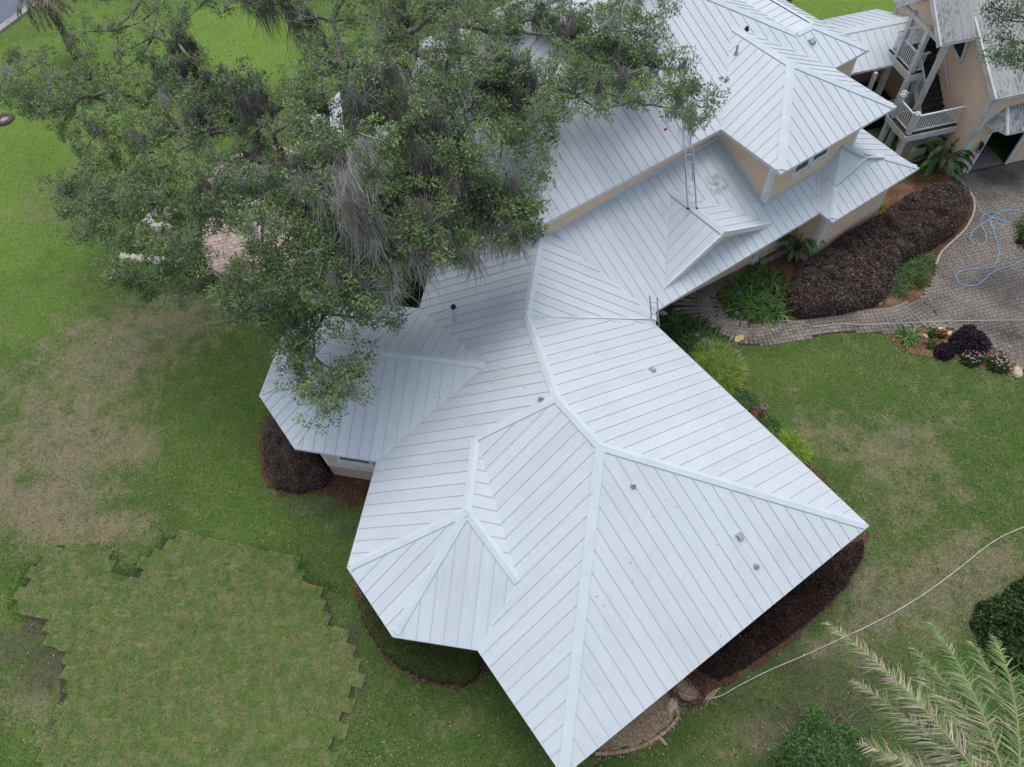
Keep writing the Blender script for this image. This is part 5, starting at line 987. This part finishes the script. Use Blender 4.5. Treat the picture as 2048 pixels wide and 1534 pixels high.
# island bed shrubs
hedge('purple_shrub', 'tall loose dark purple shrub in the island bed', 'shrub', XY([(1905, 668), (1930, 648), (1960, 660), (1985, 690), (1970, 705), (1935, 700), (1910, 690)], .4), .85, [(.05, .032, .05), (.07, .045, .07), (.035, .025, .035), (.12, .09, .13)], 7500, 'core_purple', (.06, .12), .5, .4, rough=.5)
hedge('purple_shrub', 'low dark purple mound left of the tall purple shrub', 'shrub', XY([(1870, 695), (1885, 685), (1908, 690), (1912, 708), (1895, 716), (1874, 710)], .2), .5, [(.03, .02, .035), (.045, .03, .05), (.02, .014, .024)], 2600, 'core_purple', (.06, .11), .35, .4, rough=.4)
def flowering(name, label, poly, fc, n, col=(.05, .1, .03), h_=.35):
    t_ = hedge(name, label, 'flower', poly, h_, [col, tuple(c * 1.4 for c in col), tuple(c * .7 for c in col)], 1800, 'core_green', (.05, .09), .3, rough=.4); px = np.array([[p.x, p.y] for p in poly]); pl = [tuple(q) for q in px]
    x = rng.uniform(px[:, 0].min(), px[:, 0].max(), n * 4); y = rng.uniform(px[:, 1].min(), px[:, 1].max(), n * 4); k = inpoly(x, y, pl); x, y = x[k][:n], y[k][:n]; m = len(x); P_ = np.stack([x, y, h_ * 1.02 + rng.uniform(-.08, .05, m)], 1); P5 = np.repeat(P_, 5, 0); a = np.tile(np.arange(5) * 1.2566, m); ax = np.stack([np.cos(a), np.sin(a), np.full(5 * m, .25)], 1)
    leafmesh('petals', P5, ax, np.tile([[0, 0, 1.]], (5 * m, 1)), .034, .028, np.repeat(colvar(fc, m, .15, .12), 5, 0), 'leaf', t_)['kind'] = 'stuff'
flowering('flower_bed_plant', 'low green plant covered in pink blossom in the island bed', XY([(1922, 702), (1945, 695), (1968, 700), (1970, 722), (1945, 730), (1925, 720)], .2), (.6, .33, .47), 60)
flowering('flower_bed_plant', 'low plant with white pink blossom at the tip of the island bed', XY([(1975, 715), (2000, 708), (2018, 725), (2022, 742), (1995, 740), (1978, 732)], .2), (.62, .52, .55), 34)
flowering('flower_bed_plant', 'small rusty orange plant beside the white rock', XY([(1873, 664), (1885, 660), (1894, 666), (1888, 674), (1876, 674)], .1), (.45, .16, .05), 40, (.12, .08, .03), .22)
hedge('small_shrub', 'small round green shrub left of the white rock', 'shrub', XY([(1858, 662), (1866, 655), (1876, 660), (1874, 670), (1862, 671)], .2), .35, BOX, 900, 'core_green', (.04, .07), .22)
hedge('small_shrub', 'small round green shrub between hedge and curved kerb', 'shrub', XY([(1828, 560), (1842, 552), (1852, 562), (1845, 572), (1830, 570)], .2), .35, BOX, 900, 'core_green', (.04, .07), .22)
hedge('small_shrub', 'small dark green shrub left of the low purple mound', 'shrub', XY([(1852, 684), (1864, 676), (1874, 684), (1870, 694), (1856, 694)], .15), .3, BOX, 800, 'core_green', (.05, .08), .22)
# ================================================================== PALMS
def frond(L_, nl, leafL, col, base, az, el, droop, parent, dead=0., wd=.021):
    d = np.array([math.cos(az) * math.cos(el), math.sin(az) * math.cos(el), math.sin(el)]); p = np.array(base, float); path = [p.copy()]; seg = 14
    for i in range(seg): d = d + np.array([0, 0, -droop / seg]); d /= np.linalg.norm(d); p = p + d * L_ / seg; path.append(p.copy())
    path = np.array(path); fr_ = MB().tube([tuple(q) for q in path], [.028 * (1 - .8 * i / seg) for i in range(seg + 1)], 5).build('frond', 'rachis', parent)
    q = np.linspace(.12, 1, nl); ip = q * seg; k = np.clip(ip.astype(int), 0, seg - 1); f_ = (ip - k)[:, None]; pos = path[k] * (1 - f_) + path[k + 1] * f_; tg = unit(path[k + 1] - path[k]); sd = unit(np.cross(tg, [0, 0, 1.])); upv = np.cross(sd, tg)
    ln = leafL * np.sin(np.pi * np.clip(.1 + .86 * q, 0, 1)) ** .6
    for s in (-1, 1):
        dr = unit(tg * .72 + sd * s + upv * (.4 + rng.normal(0, .12, (nl, 1))) + rng.normal(0, .16, (nl, 3)))
        c = colvar(col, nl, .25, .08); dm = (rng.uniform(0, 1, nl) < dead)[:, None]; c = np.where(dm, colvar((.4, .36, .27), nl, .25, .05), c)
        ribbons('leaflets', pos, dr, ln * rng.uniform(.7, 1.15, nl), wd, rng.uniform(.8, 2.2, nl), c, 'leaf', fr_, 5, .07)
mat('rachis', (.25, .24, .1), .6)
pb = P(1985, 1640, 0); ptop = Vector((pb.x, pb.y, 0)); pc_ = P(2030, 1660, 8.6)
palm = thing('palm_tree', 'feathery palm with green and bleached fronds at the bottom right corner', 'tree', (pc_.x, pc_.y, 0))
MB().tube([(pc_.x, pc_.y, -.1), (pc_.x + .05, pc_.y, 4), (pc_.x, pc_.y, 8.5)], [.3, .22, .24], 12).build('trunk', 'bark', palm, True)
def aim(px, py, z):
    q = P(px, py, z); return math.atan2(q.y - pc_.y, q.x - pc_.x), (q - pc_).length
for tx, ty, tz, dead, dr in ((1655, 1262, 8.0, .5, .7), (1885, 1240, 8.9, .2, .6), (2015, 1270, 8.9, .15, .6), (1720, 1500, 7.6, .6, .9), (1790, 1400, 8.4, .4, .7), (1830, 1300, 8.0, .35, .7), (1950, 1380, 8.2, .3, .7), (1900, 1460, 8.0, .5, .8), (1780, 1560, 8.0, .5, .8), (2020, 1460, 8.6, .2, .8), (1700, 1400, 7.2, .7, .8), (1820, 1380, 7.6, .5, .8), (1990, 1400, 7.4, .2, .8), (1870, 1400, 7.2, .4, .8), (2060, 1300, 7.6, .2, .8), (1740, 1450, 7., .6, .9), (1940, 1290, 7.8, .15, .7), (1960, 1330, 9.2, .1, .7), (2090, 1330, 8.8, .2, .7), (1850, 1480, 8.8, .5, .9), (1680, 1620, 7.6, .6, .9), (2200, 1420, 8.6, .2, .8), (1930, 1420, 9.6, .05, .9), (2250, 1600, 8.4, .1, .8), (1900, 1900, 8.4, .1, .8), (2150, 1900, 8.4, .1, .8), (1750, 1800, 8.4, .2, .8), (1860, 1330, 8.7, .3, .7), (2050, 1400, 9.4, .05, .8), (1760, 1340, 8.1, .7, .7)):
    az, ds_ = aim(tx, ty, tz); frond(max(1.4, ds_ * 1.08), 92, .56, (.15, .25, .08), pc_ + Vector((0, 0, -.05)), az, .55, 1.25 + random.uniform(-.1, .2), palm, dead)
p2 = P(120, 60, 0); c2 = P(70, -25, 4.3)
palm2 = thing('palm_tree', 'palm with drooping brown fronds beside the water at top left', 'tree', (c2.x, c2.y, 0))
MB().tube([(c2.x, c2.y, -.1), (c2.x + .1, c2.y, 2), (c2.x, c2.y, 4.3)], [.28, .22, .24], 10).build('trunk', 'bark', palm2, True)
for k in range(22): frond(random.uniform(2., 2.8), 44, .5, (.1, .13, .045), c2, k * 2 * math.pi / 22 + random.uniform(-.1, .1), random.uniform(-.3, .6), random.uniform(1.8, 2.8), palm2, .55, .035)
#MARK_OBJ
# ================================================================== LADDERS, HOSES AND SMALL THINGS
def ladder(name, label, foot, top, side, w_=.38, fly=None, tips='black_metal'):
    foot, top = Vector(foot), Vector(top); d = (top - foot).normalized(); side = (side - d * side.dot(d)).normalized(); nn = d.cross(side); t_ = thing(name, label, 'ladder', foot); L_ = (top - foot).length
    for s in (-1, 1):
        MB().bar(foot + side * s * w_ / 2, foot + side * s * w_ / 2 + d * (L_ * .62), .07, .03, side).build('rail', 'aluminium', t_); MB().bar(foot + side * s * (w_ / 2 - .045) + d * (L_ * .3) + nn * .05, foot + side * s * (w_ / 2 - .045) + d * L_ + nn * .05, .06, .028, side).build('fly_rail', 'aluminium', t_)
        MB().box(foot + side * s * w_ / 2 + d * .02, side * .04, d * .03, nn * .05).build('foot', tips, t_)
    z = .25
    while z < L_ - .1:
        o_ = nn * .05 if z > L_ * .62 else Vector(); MB().bar(foot - side * (w_ / 2 - .03) + d * z + o_, foot + side * (w_ / 2 - .03) + d * z + o_, .03, .03, nn).build('rung', 'aluminium', t_); z += .3
    return t_, d, side
lf = P(1384.5, 418, Ga.z + .12); le = P(1377, 296, E2 + .12); lt = le + (le - lf).normalized() * 1.35
lad, ld, ls = ladder('extension_ladder', 'long aluminium extension ladder leaning from the entry gable to the upper roof', lf, lt, Vector(u))
q = lt - ld * .25 - ls * .2
mat('red_rubber', (.5, .02, .03), .5)
arm = MB().bar(q, P(1334, 258, q.z), .025, .025).build('stabiliser_arm', 'aluminium', lad); MB().box(P(1331, 258.5, q.z), u * .06, v * .03, (0, 0, .035)).build('stabiliser_pad', 'red_rubber', lad)
kt = P(1297, 598, 4.75); ke = P(1309, 642, 3.5); kd = (ke - kt).normalized(); kf = ke + kd * (3.5 / -kd.z)
kf.x = ke.x + u.x * .55; kf.y = ke.y - .55; kf.z = .03; ktop = ke + (ke - kf).normalized() * 1.2
ladder('extension_ladder', 'aluminium ladder poking above the eave at the inner roof corner', kf, ktop, Vector((.8, -.6, 0)))
def hose(name, label, pix, r, m, z=None, cat='hose', n=8):
    z = r + .002 if z is None else z; t_ = tag(MB().tube(smooth_path([P(a, b, z + (k % 2) * .0) for k, (a, b) in enumerate(pix)], n), r, 6).build(name, m, None, True), label, cat); return t_
mat('white_hose', (.5, .48, .45), .55, (.36, .35, .32), 3.); mat('blue_hose', (.24, .4, .58), .55); mat('brown_hose', (.10, .045, .035), .6); mat('teal_hose', (.02, .2, .2), .5); mat('yellow_cloth', (.52, .46, .19), .9, (.42, .37, .15), 8., bump=.5)
hose('garden_hose', 'white hose running along the paver path and driveway', [(1560, 641), (1590, 643), (1615, 650), (1635, 653), (1680, 648), (1740, 649), (1810, 646), (1880, 643), (1960, 641), (2060, 640), (2200, 636)], .019, 'white_hose', .05)
hose('garden_hose', 'long pale hose crossing the lawn toward the bottom right eave', [(1330, 1372), (1345, 1380), (1372, 1392), (1405, 1396), (1440, 1392), (1480, 1370), (1540, 1340), (1610, 1310), (1680, 1278), (1740, 1250), (1800, 1218), (1860, 1180), (1920, 1135), (1970, 1095), (2010, 1070), (2070, 1045), (2150, 1010)], .02, 'white_hose', .024)
hose('garden_hose', 'tangled blue hose lying in loops on the driveway', [(1943, 424), (1955, 421), (1985, 436), (2020, 446), (2050, 452), (2075, 446), (2050, 425), (2005, 422), (1978, 440), (1952, 456), (1940, 475), (1950, 489), (1968, 488), (1972, 470), (1962, 448), (1965, 432), (1985, 424), (2010, 438), (2000, 458), (1985, 455), (1980, 440), (1990, 470), (1998, 500), (1990, 530), (1965, 537), (1930, 540), (1913, 550), (1918, 566), (1940, 572), (1960, 566), (1985, 545), (2020, 532), (2060, 515), (2120, 500)], .02, 'blue_hose', .052)
cp = P(1374, 1378); cpts = []
for k in range(150): a = k * .27; r_ = .48 + .1 * math.sin(k * .7) + .03 * math.sin(k * 2.1); cpts.append(cp + Vector((math.cos(a) * r_ * 1.05 + math.sin(k * .31) * .05, math.sin(a) * r_, .04 + k * .0012)))
tag(MB().tube(cpts, .018, 6).build('coiled_hose', 'brown_hose', None, True), 'coiled dark brown hose half under the bottom right eave', 'hose')
hose('garden_hose', 'teal hose scrap on the lawn under the oak edge', [(470, 608), (478, 598), (484, 606), (476, 616), (490, 612), (510, 604), (520, 612), (508, 618), (530, 606)], .02, 'teal_hose', .03)
# yellow cloth
def lump(name, label, cat, c, rx, ry, rz, m, seed=0, n=10, flat=.3):
    bm = bmesh.new(); bmesh.ops.create_icosphere(bm, subdivisions=3, radius=1)
    for v_ in bm.verts:
        k = 1 + .28 * (vnoise(np.array([v_.co.x * 2 + 9 + seed]), np.array([v_.co.y * 2 + v_.co.z * 1.7 + 5]), 1., seed)[0] - .5) * 2; v_.co = Vector((v_.co.x * rx * k, v_.co.y * ry * k, max(v_.co.z, -flat) * rz * k + flat * rz))
    me = bpy.data.meshes.new(name); bm.to_mesh(me); bm.free(); me.materials.append(M[m]); o = bpy.data.objects.new(name, me); o.location = c; o.rotation_euler = (0, 0, seed * 1.3); COL.objects.link(o); return tag(o, label, cat)
cc = P(1478, 678, .03); V, F = [], []; n = 9
for j in range(n):
    for i in range(n):
        x, y = (i / (n - 1) - .5) * .4, (j / (n - 1) - .5) * .3; V.append((cc.x + x + .04 * math.sin(y * 14), cc.y + y + .03 * math.sin(x * 11), .045 + .03 * (math.sin(x * 17 + y * 9) + 1) + .02 * random.random()))
F = [(j * n + i, j * n + i + 1, (j + 1) * n + i + 1, (j + 1) * n + i) for j in range(n - 1) for i in range(n - 1)]; o = mk('cloth', V, F, 'yellow_cloth', None, True); tag(o, 'crumpled yellow cloth lying on the curved path', 'cloth'); s_ = o.modifiers.new('s', 'SOLIDIFY'); s_.thickness = .012
mat('white_rock', (.62, .58, .52), .85, (.5, .46, .4), 8., bump=.4); mat('tan_rock', (.5, .42, .31), .85, (.4, .33, .25), 8., bump=.4)
for i, (px, py, s_, m_, lb) in enumerate(((2034, 746, .22, 'tan_rock', 'flat cream rock at the tip of the island bed'), (1882, 659, .1, 'white_rock', 'white rock behind the rusty orange plant'), (1899, 667, .1, 'white_rock', 'white rock beside the tall purple shrub'), (1851, 672, .09, 'white_rock', 'slim white rock left of the small shrubs'), (1843, 553, .13, 'white_rock', 'white rock at the kerb end of the purple hedge'), (1758, 604, .16, 'white_rock', 'pale rock at the bottom corner of the purple hedge'), (1326, 627, .14, 'white_rock', 'white lump on the dark path below the inner roof corner'), (1344, 1412, .2, 'tan_rock', 'flat tan rock in the gravel below the coiled hose'))):
    lump('rock', lb, 'rock', P(px, py, .01), s_ * 1.3, s_ * .75, s_ * .6, m_, i + 1)
# disc lamp
dl = thing('garden_lamp', 'round brown disc topped garden lamp beside the right eave', 'lamp', P(1522, 840, 0)); dp = P(1522, 828, .0); mat('bronze', (.13, .1, .09), .5)
MB().lathe(dp, [(.04, 0), (.03, .05), (.025, .55)], 10).build('lamp_post', 'bronze', dl); MB().lathe(dp + Vector((0, 0, .55)), [(.05, -.05), (.17, .0), (.16, .03), (.05, .075)], 20).build('lamp_cap', 'bronze', dl); MB().lathe(dp + Vector((0, 0, .62)), [(.02, 0), (.03, .05), (.012, .09)], 8).build('finial', 'black_metal', dl)
# ring in the lawn
rg = P(10, 240, .0); mat('ring_brown', (.12, .095, .085), .9, (.07, .055, .05), 9., bump=.6); rt = thing('lawn_ring', 'round brown ring set in the lawn at the far left', 'ring', rg)
mb = MB(); b0 = []
for k in range(28):
    a = 2 * math.pi * k / 28
    for rr_, zz in ((.55, 0), (.55, .1), (.46, .17), (.3, .14), (.24, .03)): mb.v.append(rg + Vector((math.cos(a) * rr_, math.sin(a) * rr_, zz)))
for k in range(28):
    for j in range(4): mb.f.append((k * 5 + j, ((k + 1) % 28) * 5 + j, ((k + 1) % 28) * 5 + j + 1, k * 5 + j + 1))
mb.build('ring_body', 'ring_brown', rt, True); MB().lathe(rg, [(.26, .02), (.22, .06), (.1, .07), (.02, .05)], 18).build('ring_centre', 'concrete', rt)
# patio chairs
def chair(px, py, rot, label):
    b0 = P(px, py, 0); t_ = thing('patio_chair', label, 'chair', b0, 'black metal chairs at the patio edge'); R_ = Matrix.Rotation(rot, 3, 'Z'); T = lambda x, y, z: b0 + R_ @ Vector((x, y, z))
    mb = MB().tube([T(.25 * math.cos(a), .25 * math.sin(a), .45) for a in np.linspace(0, 6.283, 17)], .013, 5, False); seat = mb.build('seat_rim', 'black_metal', t_)
    mb = MB()
    for k in range(-5, 6): h_ = math.sqrt(.25 ** 2 - (k * .045) ** 2); mb.bar(T(k * .045, -h_, .45), T(k * .045, h_, .45), .008, .006).bar(T(-h_, k * .045, .452), T(h_, k * .045, .452), .008, .006)
    stuff(mb.build('seat_mesh', 'black_metal', t_))
    mb = MB().tube([T(.23 * math.cos(a), -.25 - .1 * (.75 + .27 * math.sin(a) - .5), .76 + .27 * math.sin(a)) for a in np.linspace(0, 6.283, 17)], .014, 5, False); mb.build('backrest_rim', 'black_metal', t_); mb = MB()
    for k in range(-5, 6):
        h_ = .27 * math.sqrt(1 - (k * .04 / .23) ** 2); mb.bar(T(k * .04, -.27, .76 - h_), T(k * .04, -.3, .76 + h_), .008, .006); w2 = .23 * math.sqrt(1 - (k * .048 / .27) ** 2); mb.bar(T(-w2, -.285, .76 + k * .048), T(w2, -.285, .76 + k * .048), .008, .006)
    stuff(mb.build('backrest_mesh', 'black_metal', t_))
    for sx in (-1, 1):
        for sy in (-1, 1): MB().tube([T(sx * .2, sy * .18, .45), T(sx * .25, sy * .26, 0)], .014, 5).build('leg', 'black_metal', t_)
        MB().tube([T(sx * .22, -.27, .68), T(sx * .28, -.05, .66), T(sx * .28, .16, .62), T(sx * .22, .18, .45)], .012, 5).build('arm', 'black_metal', t_)
chair(360, 556, -.5, 'black mesh patio chair on the left at the patio edge'); chair(395, 560, .1, 'black mesh patio chair on the right at the patio edge')
# stone heap and low stone edge under the oak
for i in range(16):
    lump('limestone_block', 'pale limestone block in the heap under the oak left of the patio', 'stone', P(300 + random.uniform(-35, 45), 440 + random.uniform(-22, 25), random.uniform(.0, .12)), random.uniform(.12, .3), random.uniform(.1, .2), random.uniform(.1, .18), 'white_rock', i + 20)['group'] = 'limestone heap under the oak'
for i in range(9):
    lump('edge_stone', 'pale flat edging stone in the row left of the patio chairs', 'stone', P(248 + i * 9.5, 516 + math.sin(i) * 2 + i * .6, 0), .26, .17, .2, 'white_rock', i + 50)['group'] = 'stone row left of the patio'
# brick edging of the gravel bed at the bottom corner
mat('edge_brick', (.36, .22, .16), .9, (.3, .26, .22), 6., bump=.4, objrand=.2)
eg = thing('brick_edging', 'curved brick and stone edging of the gravel bed at the bottom', 'edging', P(1290, 1490)); ep = smooth_path(XY([(1190, 1508), (1230, 1506), (1270, 1498), (1300, 1485), (1325, 1468), (1345, 1450), (1356, 1432), (1350, 1418)]), 10); acc = .1
for a, b in zip(ep, ep[1:]):
    d = b - a; L_ = d.length
    while acc < L_:
        q = a + d * (acc / L_); dd = Matrix.Rotation(random.uniform(-.12, .12), 3, 'Z') @ d.normalized(); MB().box(q + Vector((0, 0, .05)), dd * .1, Vector((-dd.y, dd.x, 0)) * .05, (0, 0, .045)).build('brick', 'edge_brick', eg); acc += .215
    acc -= L_
tag(MB().tube([P(1318, 1473, .06), P(1333, 1490, .05)], .045, 8).build('log', 'kerb_concrete'), 'short pale log lying outside the brick edging', 'log')
tag(MB().tube([P(632, 952, .03), P(641, 963, .03)], .03, 6).build('stick', 'white_rock'), 'small white stick beside the octagonal room base', 'stick')
# stepping stones in the bed by the porch
for i, (px, py) in enumerate(((1527, 523), (1542, 517), (1556, 509), (1570, 502))):
    o = MB().box(P(px, py, .03), u * .2, v * .13, (0, 0, .025)).build('stepping_stone', 'concrete'); tag(o, 'grey rectangular stepping stone in the row by the porch post', 'stone', 'stepping stones by the porch')
# fallen leaves on the lawn and roof
n = 2600; px = rng.uniform(0, 2048, n); py = rng.uniform(560, 1534, n); q = unproj(px, py, np.full(n, .02)); k = ~inpoly(q[:, 0], q[:, 1], [(p.x, p.y) for p in lowW[1:14]]); q = q[k]; n = len(q); a = rng.uniform(0, 6.3, n)
stuff(leafmesh('fallen_leaves', q + np.array([0, 0, .03]), np.stack([np.cos(a), np.sin(a), rng.normal(0, .2, n)], 1), np.tile([[0, 0, 1.]], (n, 1)) + rng.normal(0, .3, (n, 3)), .07, .045, np.array([(.4, .26, .15), (.3, .2, .12), (.45, .36, .24)])[rng.integers(0, 3, n)] * rng.uniform(.6, 1.2, (n, 1)), 'blade'))

q_ = []
for pl, xs_, ys_, n_ in ((PL, (860, 1060), (480, 800), 60), (PR, (1120, 1500), (640, 900), 24), (PB, (1180, 1500), (960, 1350), 20), (PQf, (600, 900), (760, 900), 30), (PU, (1120, 1500), (400, 520), 50), (PG, (1100, 1400), (200, 400), 60)):
    for _ in range(n_): q_.append(list(hit((random.uniform(*xs_), random.uniform(*ys_)), pl) + pl[0].normalized() * .02))
q_ = np.array(q_); n = len(q_); a = rng.uniform(0, 6.3, n); stuff(leafmesh('roof_litter', q_, np.stack([np.cos(a), np.sin(a), np.zeros(n)], 1), np.tile([[0, 0, 1.]], (n, 1)), rng.uniform(.03, .07, n), .03, np.array([(.2, .13, .08), (.1, .08, .06)])[rng.integers(0, 2, n)], 'blade'))
